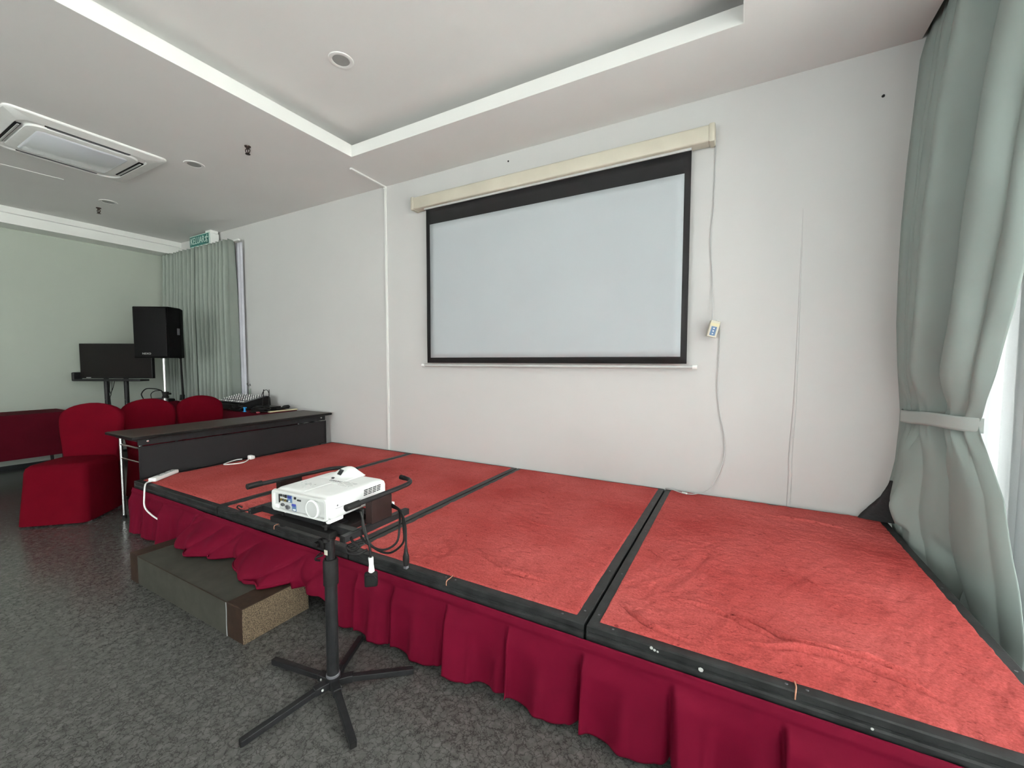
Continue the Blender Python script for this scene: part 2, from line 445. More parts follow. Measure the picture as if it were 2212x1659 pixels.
# pelmet beam along the left wall
b = BM(); box(b, (XL, YF, 2.945), (-7.55, YB, 3.06)); box(b, (XL, YF, 3.06), (-7.50, YB, 3.131)); struct('trim_2', b, M['trim'])
b = BM(); box(b, (XL, YF, 0), (XL + 0.012, YB, 0.05)); struct('shade_strip_left', b, M['base'])  # black strip stands in for the shaded floor under the maroon table
b = BM(); box(b, (-5.79, YB - 0.01, 0), (-4.2, YB, 0.05)); struct('baseboard_back', b, M['base'])
# thin white line on the ceiling beside the air conditioner
b = BM(); tube(b, [(-5.95, 1.15, ZC), (-5.915, 1.55, ZC)], 0.004, 6); struct('ceiling_line', b, M['trim'])

# right windows: frame, mullions, panes
wf = BM(); pn = BM()
ys = [3.0, 1.32, -0.36, -2.04, -3.72, -5.4]
box(wf, (1.29, -5.4, 0.0), (1.35, 3.0, 0.06)); box(wf, (1.29, -5.4, 2.99), (1.35, 3.0, 3.05))
for y in ys: box(wf, (1.29, y - 0.03, 0.06), (1.35, y + 0.03, 2.99))
for a, c in zip(ys, ys[1:]): box(pn, (1.317, c + 0.03, 0.06), (1.323, a - 0.03, 2.99))
w1 = struct('window_1', wf, M['trim']); obj('pane', pn, M['glass'], w1)
wf = BM(); pn = BM()
xs = [-5.1, -3.83, -2.57, -1.3]
box(wf, (-5.1, -6.1, 0.4), (-1.3, -6.04, 0.46)); box(wf, (-5.1, -6.1, 2.74), (-1.3, -6.04, 2.8))
for x in xs: box(wf, (x - 0.03, -6.1, 0.46), (x + 0.03, -6.04, 2.74))
for a, c in zip(xs, xs[1:]): box(pn, (a + 0.03, -6.073, 0.46), (c - 0.03, -6.067, 2.74))
w2 = struct('added_rear_window', wf, M['trim']); obj('pane', pn, M['glass'], w2)  # unseen rear windows, added to even out the light across the room
b = BM(); box(b, (1.5, -30, -0.4), (40, 30, -0.3)); g_ = struct('ground_outside', b, mat('bounce_paving', (0.80, 0.80, 0.77), 0.9, 0.04, 0.4))  # unseen ground, kept very pale to bounce light up to the ceiling

# slightly bulging vertical cable duct scar on the back wall, right of the screen
b = BM()
pts = catmull([(0.319, YB, 2.299), (0.318, YB, 1.7), (0.314, YB, 1.1), (0.302, YB, 0.74), (0.304, YB, 0.6), (0.300, YB, 0.40)], 8)
tube(b, pts, [0.002 + 0.009 * min(1, i / 20) for i in range(len(pts))], 10)
tag(obj('wall_cable_duct', b, M['wall'], smooth=True), 'thin white painted duct running down the wall right of the screen', 'cable duct')
# white trunking from ceiling down the wall left of the screen
t = thing('cable_trunking', 'narrow white trunking down the wall left of the screen, continuing on the ceiling', 'cable trunking', (-3.24, YB, 0.40))
b = BM(); box(b, (-3.252, YB - 0.016, 0.402), (-3.230, YB, 3.114), 0.002); obj('wall_run', b, M['trim'], t)
b = BM(); box(b, (0, -0.011, 0), (0.47, 0.011, -0.016), 0.002, frame_mtx((-3.213, 2.736, ZC), (-0.028, 0.47, 0), (-1, 0, 0))); obj('ceiling_run', b, M['trim'], t)
b = BM(); box(b, (-3.256, YB - 0.022, 3.106), (-3.226, YB, ZC), 0.003); obj('elbow', b, M['trim'], t)
b = BM(); lathe(b, [(0, 0.0), (0.008, 0.001), (0.006, 0.010), (0, 0.011)], (0.68, YB, 2.869), 12, 'Y'); tag(obj('wall_plug', b, M['dark']), 'small dark screw hole in the wall near the right curtain top', 'wall plug')
b = BM(); lathe(b, [(0, 0.0), (0.008, 0.001), (0.006, 0.006), (0, 0.007)], (-1.797, YB, 3.06), 10, 'Y'); tag(obj('wall_plug', b, M['dark']), 'tiny dark screw in the wall just above the screen housing', 'wall plug')

# ------------------------------------------------------------------ ceiling fittings
def downlight(x, y, z, label):
    t = thing('downlight', label, 'ceiling light', (x, y, z), 0, 'round recessed downlights')
    b = BM(); lathe(b, [(0.054, 0.0), (0.054, -0.004), (0.062, -0.007), (0.078, -0.005), (0.080, 0.0)], (x, y, z), 40); obj('trim_ring', b, M['ceiling'], t, True)
    b = BM(); lathe(b, [(0.055, 0.0), (0.052, -0.003), (0.0, -0.004)], (x, y, z), 32); obj('diffuser', b, M['lamp_glass'], t, True)
downlight(-2.36, 1.95, ZT, 'round recessed downlight inside the raised ceiling coffer')
downlight(-4.415, 2.01, ZC, 'round recessed downlight on the low ceiling right of the air conditioner')
downlight(-6.30, 2.0, ZC, 'farther round downlight on the low ceiling, near the left wall')
def sprinkler(x, y, label):
    t = thing('sprinkler', label, 'sprinkler', (x, y, ZC), 0.4, 'pendent fire sprinklers')
    b = BM(); lathe(b, [(0, 0), (0.024, 0), (0.022, -0.008), (0.012, -0.012), (0.012, -0.022), (0, -0.022)], (x, y, ZC), 16); obj('base', b, M['copper'], t, True)
    b = BM()
    for s in (-1, 1): tube(b, catmull([(s * 0.008, 0, -0.02), (s * 0.02, 0, -0.032), (s * 0.014, 0, -0.05), (0, 0, -0.062)], 4), 0.004, 6)
    tube(b, [(0, 0, -0.022), (0, 0, -0.06)], 0.004, 6)
    obj('yoke', b, M['copper'], t, True, world=False)
    b = BM(); lathe(b, [(0, -0.06), (0.018, -0.061), (0.019, -0.066), (0, -0.067)], (0, 0, 0), 14); obj('deflector', b, M['copper'], t, world=False)
sprinkler(-3.654, 2.061, 'small bronze sprinkler head on the ceiling nearest the coffer corner')
sprinkler(-6.641, 2.019, 'small bronze sprinkler head on the ceiling near the left wall beam')

# ceiling cassette air conditioner
t = thing('air_conditioner', 'square white ceiling cassette air conditioner with glossy centre panel', 'air conditioner', (-4.99, 1.38, ZC))
def rrect(w, h, r, z, n=8):
    out = []
    for cx_, cy_, a0 in ((w - r, h - r, 0), (-w + r, h - r, 90), (-w + r, -h + r, 180), (w - r, -h + r, 270)):
        for k in range(n + 1):
            a = R(a0 + 90 * k / n); out.append((cx_ + r * math.cos(a), cy_ + r * math.sin(a), z))
    return out
def loft(bm, rings, cap0=False, cap1=False):
    V = [[bm.verts.new(p) for p in ring] for ring in rings]
    n = len(V[0])
    for a, c in zip(V, V[1:]):
        for k in range(n): bm.faces.new([a[k], a[(k + 1) % n], c[(k + 1) % n], c[k]])
    if cap0: bm.faces.new(V[0][::-1])
    if cap1: bm.faces.new(V[-1])
    bmesh.ops.recalc_face_normals(bm, faces=bm.faces)
b = BM(); loft(b, [rrect(0.475, 0.475, 0.05, 0), rrect(0.475, 0.475, 0.05, -0.010), rrect(0.470, 0.470, 0.05, -0.016), rrect(0.385, 0.385, 0.11, -0.034), rrect(0.375, 0.375, 0.11, -0.024), rrect(0.335, 0.335, 0.09, -0.024)], False, False)
obj('frame', b, M['white'], t, True, world=False)
b = BM(); loft(b, [rrect(0.335, 0.335, 0.09, -0.024), rrect(0.33, 0.33, 0.09, -0.038), rrect(0.30, 0.30, 0.06, -0.044)], False, True)
obj('intake_surround', b, M['white'], t, True, world=False)
b = BM(); loft(b, [rrect(0.27, 0.27, 0.04, -0.044), rrect(0.262, 0.262, 0.04, -0.050)], False, True)
obj('intake_panel', b, mat('glossy_panel_window_tint', (0.80, 0.83, 0.90), 0.18, 0.01, 2, coat=0.6), t, True, world=False)  # bluish window reflection put into the white panel's base colour
for k in range(4):
    mm = Matrix.Rotation(PI / 2 * k, 4, 'Z')
    b = BM(); box(b, (-0.25, 0.345, -0.030), (0.25, 0.382, -0.022), 0.002, mm); sl = obj('air_slot', b, M['dark'], t, world=False)
    b = BM(); box(b, (-0.24, 0.352, -0.037), (0.24, 0.366, -0.032), 0.002, mm @ Matrix.Rotation(0, 4, 'X')); obj('louvre', b, M['lineng'] if k % 2 else M['greyplastic'], sl, world=False)

# green exit sign KELUAR, hanging from the ceiling in front of the left curtain
t = thing('exit_sign', 'green KELUAR exit sign hanging above the far grey curtain', 'sign', (-6.5, 3.08, ZC))
b = BM(); box(b, (-6.52, 3.07, 3.085), (-6.39, 3.17, ZC), 0.006); box(b, (-6.46, 3.07, 2.945), (-6.372, 3.17, 3.09), 0.008); obj('housing', b, M['white'], t)
b = BM(); box(b, (-6.92, 3.057, 2.938), (-6.40, 3.070, 3.098), 0.002); sp = obj('sign_plate', b, M['signwhite'], t)
b = BM(); box(b, (-6.912, 3.054, 2.951), (-6.408, 3.058, 3.086), 0.0); obj('green_panel', b, M['signgreen'], sp)
b = text_bm('KELUAR', 0.130, 0.001, 0.80, frame_mtx((-6.70, 3.052, 3.018), (1, 0, 0), (0, 0, 1))); obj('lettering', b, M['signwhite'], sp)
b = BM()   # running figure
ox, oz = -6.455, 3.018
lathe(b, [(0, 0), (0.010, 0), (0.010, 0.002), (0, 0.002)], (ox + 0.012, 3.053, oz + 0.045), 12, 'Y')
for pts in ([(ox + 0.006, oz + 0.033), (ox - 0.012, oz - 0.005)], [(ox - 0.012, oz - 0.005), (ox + 0.016, oz - 0.022), (ox + 0.008, oz - 0.05)], [(ox - 0.012, oz - 0.005), (ox - 0.02, oz - 0.03), (ox - 0.045, oz - 0.034)], [(ox + 0.004, oz + 0.026), (ox + 0.028, oz + 0.012), (ox + 0.042, oz + 0.02)], [(ox + 0.0, oz + 0.028), (ox - 0.026, oz + 0.028), (ox - 0.034, oz + 0.008)]):
    tube(b, [(x, 3.0525, z) for x, z in pts], 0.005, 6)
obj('pictogram', b, M['signwhite'], sp)

# ------------------------------------------------------------------ projector screen
t = thing('projector_screen', 'large pull-down projector screen with black border on the white wall', 'projector screen', (-1.5, YB, 1.29))
yS = YB - 0.055
b = BM(); box(b, (-2.80, YB - 0.10, 2.795), (-0.215, YB - 0.003, 2.905), 0.012, seg=3); obj('housing', b, M['cream'], t, True)
for x0, x1 in ((-2.82, -2.78), (-0.225, -0.185)):
    b = BM(); box(b, (x0, YB - 0.106, 2.788), (x1, YB - 0.003, 2.912), 0.012); obj('end_cap', b, M['cream'], t, True)
b = BM(); box(b, (-2.68, yS - 0.012, 2.78), (-0.33, yS + 0.012, 2.798)); obj('slot_lip', b, M['greyplastic'], t)
# fabric, faintly rippled
def fab(x0, x1, z0, z1, y):
    b = BM()
    def fn(u, v):
        x = x0 + (x1 - x0) * u; z = z0 + (z1 - z0) * v
        k = max(0, (2.6 - z) / 1.4)
        return (x, y + 0.004 * k * math.sin(x * 7 + z * 2.3) * math.sin(z * 3.1 + x), z)
    grid(b, 40, 24, fn)
    return b
o = obj('black_border', fab(-2.665, -0.330, 1.325, 2.79, yS), M['screenblack'], t, True, sharp=0); solidify(o, 0.0015)
o = obj('white_screen_fabric', fab(-2.620, -0.372, 1.375, 2.635, yS - 0.003), M['screenwhite'], t, True, sharp=0); solidify(o, 0.001)
b = BM(); tube(b, [(-2.70, yS, 1.302), (-0.29, yS, 1.302)], 0.012, 14); obj('weight_bar', b, M['greyplastic'], t, True)
for s in (-2.715, -0.275):
    b = BM(); tube(b, [(s - 0.016, yS, 1.302), (s + 0.016, yS, 1.302)], 0.016, 14); obj('bar_end', b, M['white'], t, True)
# remote box on its cord
t = thing('screen_control', 'cream three-button control box hanging on its cord right of the screen', 'remote control', (-0.17, YB - 0.03, 1.57))
mm = Matrix.Translation((-0.168, YB - 0.055, 1.562)) @ Matrix.Rotation(R(14), 4, 'Y') @ Matrix.Rotation(R(14), 4, 'Z')
b = BM(); box(b, (-0.030, -0.022, -0.055), (0.030, 0.022, 0.055), 0.003, mm); obj('case', b, M['cream'], t)
b = BM(); box(b, (-0.029, -0.0235, 0.020), (0.029, -0.0215, 0.040), 0.0, mm); obj('tape', b, M['yellow'], t)
b = BM(); box(b, (-0.017, -0.0240, -0.044), (0.017, -0.0215, 0.016), 0.0, mm); kp = obj('keypad', b, M['bluepanel'], t)
for k in range(3):
    b = BM(); box(b, (-0.004, -0.026, -0.036 + k * 0.018), (0.004, -0.023, -0.028 + k * 0.018), 0.001, mm); obj('button', b, M['white'], kp)
b = BM(); tube(b, catmull([(-0.205, YB - 0.012, 2.88), (-0.186, YB - 0.008, 2.80), (-0.187, YB - 0.008, 2.40), (-0.200, YB - 0.010, 2.2), (-0.182, YB - 0.010, 1.9), (-0.175, YB - 0.03, 1.66), (-0.178, YB - 0.05, 1.616)], 6), 0.003, 7)
obj('upper_cord', b, M['greyplastic'], t, True)
b = BM(); tube(b, catmull([(-0.152, YB - 0.05, 1.61), (-0.142, YB - 0.04, 1.622), (-0.128, YB - 0.02, 1.60), (-0.125, YB - 0.01, 1.50), (-0.132, YB - 0.01, 1.2), (-0.118, YB - 0.01, 1.02), (-0.084, YB - 0.01, 0.83), (-0.079, YB - 0.01, 0.70), (-0.10, YB - 0.02, 0.59), (-0.155, YB - 0.05, 0.47), (-0.24, 3.12, 0.420), (-0.31, 3.10, 0.415), (-0.36, 3.12, 0.415), (-0.445, 3.170, 0.415), (-0.463, 3.19, 0.38)], 6), 0.0032, 7)
obj('lower_cord', b, M['greyplastic'], t, True)
b = BM(); tube(b, [(-0.30, 3.101, 0.416), (-0.335, 3.110, 0.416)], 0.006, 8); obj('tape_joint', b, M['white'], t, True)

# ------------------------------------------------------------------ stage decks
SY0, SY1, SZ = 1.385, 3.19, 0.40
edges = [(-4.145, -2.930), (-2.920, -1.702), (-1.692, -0.466), (-0.456, 0.785)]
ridges = {3: [([(-0.069, 1.696), (0.079, 1.648), (0.18, 1.607), (0.271, 1.612), (0.382, 1.632), (0.49, 1.632)], .009), ([(-0.391, 1.584), (-0.284, 1.492), (-0.197, 1.468), (-0.108, 1.465)], .007),
              ([(-0.232, 1.708), (-0.074, 1.69), (0.056, 1.632), (0.163, 1.60)], .006), ([(0.027, 1.553), (0.107, 1.554), (0.228, 1.584), (0.376, 1.58), (0.538, 1.535)], .008),
              ([(0.128, 2.928), (0.384, 2.919), (0.588, 2.883)], .005), ([(-0.39, 2.123), (-0.327, 2.063), (-0.251, 1.975)], .004), ([(0.244, 2.178), (0.301, 2.101), (0.362, 2.094)], .005)],
          2: [([(-1.13, 1.681), (-0.909, 1.587), (-0.797, 1.571), (-0.658, 1.583)], .007), ([(-1.2, 2.2), (-1.0, 2.12), (-0.82, 2.13)], .004), ([(-1.4, 1.75), (-1.2, 1.60), (-1.1, 1.56)], .004)],
          1: [([(-2.5, 2.4), (-2.3, 2.3), (-2.2, 2.32)], .004)], 0: []}
names = ['far left red carpeted stage deck, beside the black folding table', 'second red carpeted stage deck from the left, behind the projector',
         'third red carpeted stage deck from the left, right of the projector', 'nearest red carpeted stage deck, wrinkled, beside the right curtain']
def seg_dist(px, py, a, b_):
    ax, ay = a; bx, by = b_; dx, dy = bx - ax, by - ay
    tt = np.clip(((px - ax) * dx + (py - ay) * dy) / (dx * dx + dy * dy), 0, 1)
    return np.hypot(px - ax - tt * dx, py - ay - tt * dy)
fr = 0.040
for k, (x0, x1) in enumerate(edges):
    t = thing('stage_deck', names[k], 'stage', ((x0 + x1) / 2, (SY0 + SY1) / 2, 0), 0, 'red carpeted stage decks')
    # carpet surface
    cx0, cx1, cy0, cy1 = x0 + fr - 0.004, x1 - fr + 0.004, SY0 + fr - 0.004, SY1 - 0.022
    st = (0.02, 0.012, 0.008, 0.0042)[k]
    nx, ny = int((cx1 - cx0) / st), int((cy1 - cy0) / st)
    gx, gy = np.meshgrid(np.linspace(cx0, cx1, nx + 1), np.linspace(cy0, cy1, ny + 1), indexing='ij')
    gz = np.full_like(gx, SZ + 0.0015)
    for poly, h in ridges[k]:
        pp = catmull([(a, c, 0) for a, c in poly], 5); pp = [(p.x, p.y) for p in pp]; h = h * 1.5
        d = np.full_like(gx, 9.0)
        for a, c in zip(pp, pp[1:]): d = np.minimum(d, seg_dist(gx, gy, a, c))
        e0 = np.hypot(gx - pp[0][0], gy - pp[0][1]); e1 = np.hypot(gx - pp[-1][0], gy - pp[-1][1])
        tp = np.clip(np.minimum(e0, e1) / 0.12, 0.0, 1)
        d2 = np.full_like(gx, 9.0)
        for a, c in zip(pp, pp[1:]): d2 = np.minimum(d2, seg_dist(gx, gy, (a[0], a[1] - 0.013), (c[0], c[1] - 0.013)))
        gz += 1.1 * h * tp * np.exp(-(d / 0.0062) ** 2) - 1.0 * h * tp * np.exp(-(d2 / 0.0042) ** 2) + 0.7 * h * tp * np.exp(-(d / 0.05) ** 2)
    rw = np.random.RandomState(11 + k)
    for q in range(46):      # trodden, lumpy pile
        wl = 0.018 + 0.09 * rw.rand() ** 2; an = rw.rand() * 2 * PI; am_ = 0.0052 * wl * (0.35, 0.6, 0.9, 1.15)[k]
        gz += am_ * np.sin((gx * math.cos(an) + gy * math.sin(an)) * 2 * PI / wl + rw.rand() * 6 + 1.5 * np.sin(gx * 7 * rw.rand() + gy * 9 * rw.rand()))
    gz += 0.0040
    gz[0, :] = gz[-1, :] = SZ - 0.004; gz[:, 0] = gz[:, -1] = SZ - 0.004
    me = bpy.data.meshes.new('carpet')
    vs = np.stack([gx - t.location.x, gy - t.location.y, np.maximum(gz, SZ - 0.005)], -1).reshape(-1, 3)
    idx = np.arange((nx + 1) * (ny + 1)).reshape(nx + 1, ny + 1)
    fs = np.stack([idx[:-1, :-1], idx[1:, :-1], idx[1:, 1:], idx[:-1, 1:]], -1).reshape(-1, 4)
    me.vertices.add(len(vs)); me.vertices.foreach_set('co', vs.ravel())
    me.loops.add(len(fs) * 4); me.loops.foreach_set('vertex_index', fs.ravel())
    me.polygons.add(len(fs)); me.polygons.foreach_set('loop_start', np.arange(0, len(fs) * 4, 4)); me.polygons.foreach_set('loop_total', np.full(len(fs), 4))
    me.polygons.foreach_set('use_smooth', np.ones(len(fs), dtype=bool)); me.update(); me.validate()
    me.materials.append(M['carpet'])
    o = bpy.data.objects.new('carpet', me); C.objects.link(o); o.parent = t
    b = BM(); box(b, (x0 + 0.01, SY0 + 0.01, SZ - 0.03), (x1 - 0.01, SY1 - 0.01, SZ - 0.006)); obj('deck_board', b, M['brown'], t)
    # angle-iron frame: four mitred rails
    def rail(p, q, inward, w, drop=0.055, dbl=False):
        b = BM(); p = Vector(p); q = Vector(q); d = (q - p).normalized(); n = Vector(inward)
        mmx = frame_mtx(p, d, n)  # x along, y inward, z up or down
        L_ = (q - p).length
        sgn = 1 if mmx.to_3x3() @ Vector((0, 0, 1)) @ Vector((0, 0, 1)) > 0 else -1
        def T(x, y, z): return mmx @ Vector((x, y, z * sgn))
        pr = [(0.004, 0.0), (0.0, -0.004), (0.0, -0.022), (0.005, -0.027), (0.005, -0.034), (0.0, -0.039), (0.0, -drop), (0.012, -drop), (0.012, -0.03), (w, -0.012), (w, 0.0)] if dbl else [(0.003, 0.0), (0.0, -0.003), (0.0, -drop), (0.008, -drop), (0.008, -0.012), (w, -0.012), (w, 0.0)]
        A = [b.verts.new(T(min(y, w) if True else 0, y, z)) for y, z in pr]
        B = [b.verts.new(T(L_ - min(y, w), y, z)) for y, z in pr]
        n_ = len(pr)
        for i in range(n_): b.faces.new([A[i], A[(i + 1) % n_], B[(i + 1) % n_], B[i]])
        b.faces.new(A); b.faces.new(B[::-1]); bmesh.ops.recalc_face_normals(b, faces=b.faces)
        return b
    obj('edge_rail', rail((x0, SY0, SZ), (x1, SY0, SZ), (0, 1, 0), fr, 0.058, True), M['frame'], t)
    obj('edge_rail', rail((x0, SY1, SZ), (x1, SY1, SZ), (0, -1, 0), 0.025), M['frame'], t)
    obj('edge_rail', rail((x0, SY0, SZ), (x0, SY1, SZ), (1, 0, 0), fr), M['frame'], t)
    obj('edge_rail', rail((x1, SY0, SZ), (x1, SY1, SZ), (-1, 0, 0), fr), M['frame'], t)
    for lx in (x0 + 0.08, x1 - 0.08):
        for ly in (SY0 + 0.10, SY1 - 0.08):
            b = BM(); tube(b, [(lx, ly, 0.0), (lx, ly, SZ - 0.03)], 0.02, square=True); obj('leg', b, M['blackmetal'], t)
    # rivets on the rails
    spots = [(rx, ry) for rx in (x0 + 0.022, x1 - 0.022) for ry in (SY0 + 0.08, SY0 + 0.42, SY0 + 0.95, SY1 - 0.35)] + [(rx, SY0 + 0.022) for rx in (x0 + 0.09, (x0 + x1) / 2 - 0.02, (x0 + x1) / 2 + 0.03, x1 - 0.09)]
    for rx, ry in spots:
        b = BM(); lathe(b, [(0.0045, 0.0), (0.003, 0.001), (0, 0.0013)], (rx, ry, SZ), 10); obj('rivet', b, M['lineng'], t)
    b = BM(); tube(b, catmull([((x0 + x1) / 2, SY0 + 0.05, SZ + 0.003), ((x0 + x1) / 2 + 0.003, SY0 + 0.02, SZ + 0.002), ((x0 + x1) / 2, SY0 - 0.001, SZ - 0.002), ((x0 + x1) / 2 - 0.001, SY0 - 0.002, SZ - 0.022)], 3), 0.0022, 6)
    if k >= 1: obj('tie_cord', b, M['rope'], t, True)
    else: b.free()
    if k == 3:
        for (px_, pz_, s_) in ((-0.232, 0.392, 0.006), (-0.222, 0.388, 0.005), (-0.212, 0.386, 0.004), (-0.082, 0.373, 0.008), (0.335, 0.364, 0.004)):
            b = BM(); lathe(b, [(s_, 0.0), (s_ * 0.8, 0.0012), (0, 0.0012)], (px_, SY0 + 0.0004, pz_), 7, 'Y'); obj('paint_chip', b, M['palepaint'], t)

# ------------------------------------------------------------------ stage skirt: pleated cloth along the front
t0 = -4.15; t1 = 0.80
pleats = [-4.15, -3.92, -3.62, -3.32, -3.02, -2.72, -2.42, -2.13, -1.86, -1.605, -1.365, -1.062, -0.762, -0.460, -0.156, 0.148, 0.455, 0.80]
def smooth01(a, b_, x):
    x = max(0, min(1, (x - a) / (b_ - a))); return x * x * (3 - 2 * x)
def skirt_pt(x, v, top=0.350):
    """x along the stage, v 0 top .. 1 bottom"""
    i = 0
    while i < len(pleats) - 2 and x >= pleats[i + 1]: i += 1
    a, c = pleats[i], pleats[i + 1]; u = (x - a) / (c - a)
    step = smooth01(-3.22, -3.10, x) * (1 - smooth01(-1.84, -1.76, x))
    rnd = random.Random(i * 7 + 1); am = 0.75 + 0.5 * rnd.random(); ph = rnd.random() * 6
    grow = smooth01(0.10, 0.85, v)
    bulge = math.sin(PI * min(1, u * 1.03)) ** 0.6
    crease = -math.exp(-((1 - u) / 0.05) ** 2) - 0.6 * math.exp(-(u / 0.035) ** 2)
    y = SY0 - 0.006 - 0.008 * smooth01(0, 0.1, v)
    g2 = smooth01(0.10, 0.35, v)
    saw = (1 - u) ** 1.25 if u < 0.965 else (1 - 0.965) ** 1.25 * (1 - (u - 0.965) / 0.035) + ((u - 0.965) / 0.035) ** 3
    y -= g2 * (0.026 + 0.016 * v) * am * saw
    y -= grow * 0.015 * math.sin(u * 2 * PI * 1.15 + ph) * (0.3 + v)
    y -= grow * 0.010 * max(0, math.sin(u * 2 * PI * 2.3 + ph * 2 + v)) ** 2 * (0.3 + v)
    y += g2 * 0.012 * math.exp(-((u - 0.955) / 0.018) ** 2)
    zb = 0.014 + 0.012 * (math.sin(ph) + 1) * 0.5 + 0.02 * (1 - bulge) 
    z = top + (zb - top) * v
    if step > 0:
        # the cloth is bunched up and spills outward over the step
        zb2 = 0.185; zz = top + (zb2 - top) * min(1.0, v * 1.25)
        ob = float(np.interp(x, [-3.22, -3.10, -2.89, -2.70, -2.58, -2.42, -2.27, -2.11, -2.05, -1.98, -1.90, -1.80], [.02, .12, .17, .13, .06, .12, .175, .165, .10, .035, .05, .03]))
        out = ob * smooth01(-0.1, 0.85, v) ** 1.2
        dg = x * 12.5 + v * 3.5 + 0.8 * math.sin(x * 7)
        puff = (0.042 * abs(math.sin(dg)) ** 0.6 + 0.009 * math.sin(x * 33 - v * 6)) * smooth01(0.06, 0.5, v) * (0.5 + 3 * ob)
        if x > -2.02: zb2 = 0.155; zz = top + (zb2 - top) * v
        elif v > 0.8: zz = zb2 - 0.0 + 0.014 * math.sin((v - 0.8) / 0.2 * PI) + 0.004 * math.sin(x * 40); out -= 0.01 * (v - 0.8) / 0.2
        y2 = SY0 - 0.012 - out - puff
        y = y * (1 - step) + y2 * step; z = z * (1 - step) + zz * step
    hem = 0.003 * (1 if v < 0.10 else 0)
    xx = x + grow * (0.012 * math.sin(u * 2 * PI + ph) ) * (1 - step)
    return (xx, y - hem, z)
b = BM()
nsk = 760
def fn(u, v): return skirt_pt(t0 + (t1 - t0) * u, v)
grid(b, nsk, 44, fn)
o = obj('stage_skirt', b, M['skirt'], smooth=True, sharp=0); solidify(o, 0.0025)
tag(o, 'long crimson pleated cloth skirt hanging along the front of the stage', 'stage skirt')

# ------------------------------------------------------------------ step box
t = thing('step_box', 'low grey and brown step box half under the stage skirt', 'step', (-2.64, 1.2, 0))
SX0, SX1, SYa, SYb, SH = -3.235, -2.022, 1.045, 1.383, 0.172
b = BM(); box(b, (SX0 + 0.10, SYa, 0.0), (SX1 - 0.13, SYb, SH), 0.004); obj('body', b, M['stepgrey'], t)
b = BM(); box(b, (SX0, SYa - 0.001, 0.0), (SX0 + 0.10, SYb, SH + 0.001), 0.004); obj('end_band', b, M['stepbrown'], t)
b = BM(); box(b, (SX1 - 0.13, SYa - 0.001, 0.0), (SX1, SYb, SH + 0.001), 0.004); obj('end_band', b, M['stepbrown'], t)
b = BM(); box(b, (SX1, SYa, 0.0), (SX1 + 0.006, SYb, SH - 0.002), 0.002); obj('end_panel', b, M['weave'], t)
b = BM(); tube(b, catmull([(SX1 - 0.132, SYa - 0.003, SH), (SX1 - 0.128, SYa - 0.004, 0.13), (SX1 - 0.133, SYa - 0.003, 0.06), (SX1 - 0.13, SYa - 0.003, 0.003)], 4), 0.0018, 6); obj('seam_strip', b, M['piping'], t)
b = BM(); tube(b, [(SX0 + 0.12, SYa - 0.001, SH), (SX1 - 0.13, SYa - 0.001, SH)], 0.002, 6); obj('edge_strip', b, M['stepbrown'], t)

# ------------------------------------------------------------------ projector stand
HX, HY = -1.41, 1.066
t = thing('projector_stand', 'black five-legged projector stand in front of the stage', 'projector stand', (HX, HY, 0))
BMt = M['blackmetal']
for ex, ey in ((-1.488, 0.750), (-1.138, 0.935), (-1.778, 1.045), (-1.200, 1.300), (-1.560, 1.335)):
    d = Vector((ex - HX, ey - HY, 0)).normalized()
    mmx = frame_mtx((HX, HY, 0), d, Vector((0, 0, 1)).cross(d))
    L_ = math.hypot(ex - HX, ey - HY)
    b = BM()
    a_ = Vector((0.03, 0, 0.048)); c_ = Vector((L_, 0, 0.012))
    box(b, (0, -0.0125, -0.0115), ((c_ - a_).length, 0.0125, 0.0115), 0.002, mmx @ frame_mtx(a_, c_ - a_, (0, 1, 0)))
    lg = obj('leg', b, BMt, t)
    b = BM(); box(b, (L_ - 0.002, -0.0105, 0.0015), (L_ + 0.003, 0.0105, 0.0225), 0.001, mmx); obj('end_cap', b, M['rubber'], lg)
    b = BM(); box(b, (0.012, -0.016, 0.03), (0.075, 0.016, 0.060), 0.003, mmx); obj('leg_bracket', b, BMt, lg)
    b = BM(); lathe(b, [(0.005, 0), (0.004, 0.003), (0, 0.004)], (0, 0, 0), 10, 'Z', mmx @ Matrix.Translation((0.05, 0.016, 0.045)) @ Matrix.Rotation(R(-90), 4, 'X')); obj('rivet', b, M['palepaint'], lg)
b = BM(); lathe(b, [(0, 0.018), (0.020, 0.018), (0.028, 0.035), (0.028, 0.07), (0.0235, 0.074), (0.0235, 0.46)], (HX, HY, 0), 28); obj('column', b, BMt, t, True)
b = BM(); lathe(b, [(0.0265, 0.072), (0.0265, 0.080), (0.0235, 0.082)], (HX, HY, 0), 28); obj('collar_ring', b, M['lineng'], t, True)
b = BM(); lathe(b, [(0.0235, 0.45), (0.0285, 0.452), (0.0285, 0.548), (0.025, 0.555), (0.020, 0.556)], (HX, HY, 0), 28); obj('sleeve', b, M['rubber'], t, True)
b = BM(); lathe(b, [(0.0175, 0.54), (0.0175, 0.632), (0.022, 0.634), (0.022, 0.642), (0.012, 0.644), (0.012, 0.70)], (HX, HY, 0), 24); obj('inner_post', b, BMt, t, True)
b = BM(); box(b, (HX - 0.050, HY - 0.022, 0.595), (HX - 0.012, HY + 0.012, 0.632), 0.006); lathe(b, [(0, -0.014), (0.012, -0.012), (0.012, 0.012), (0, 0.014)], (HX - 0.046, HY - 0.024, 0.612), 12, 'Y')
obj('clamp', b, M['rubber'], t, True)
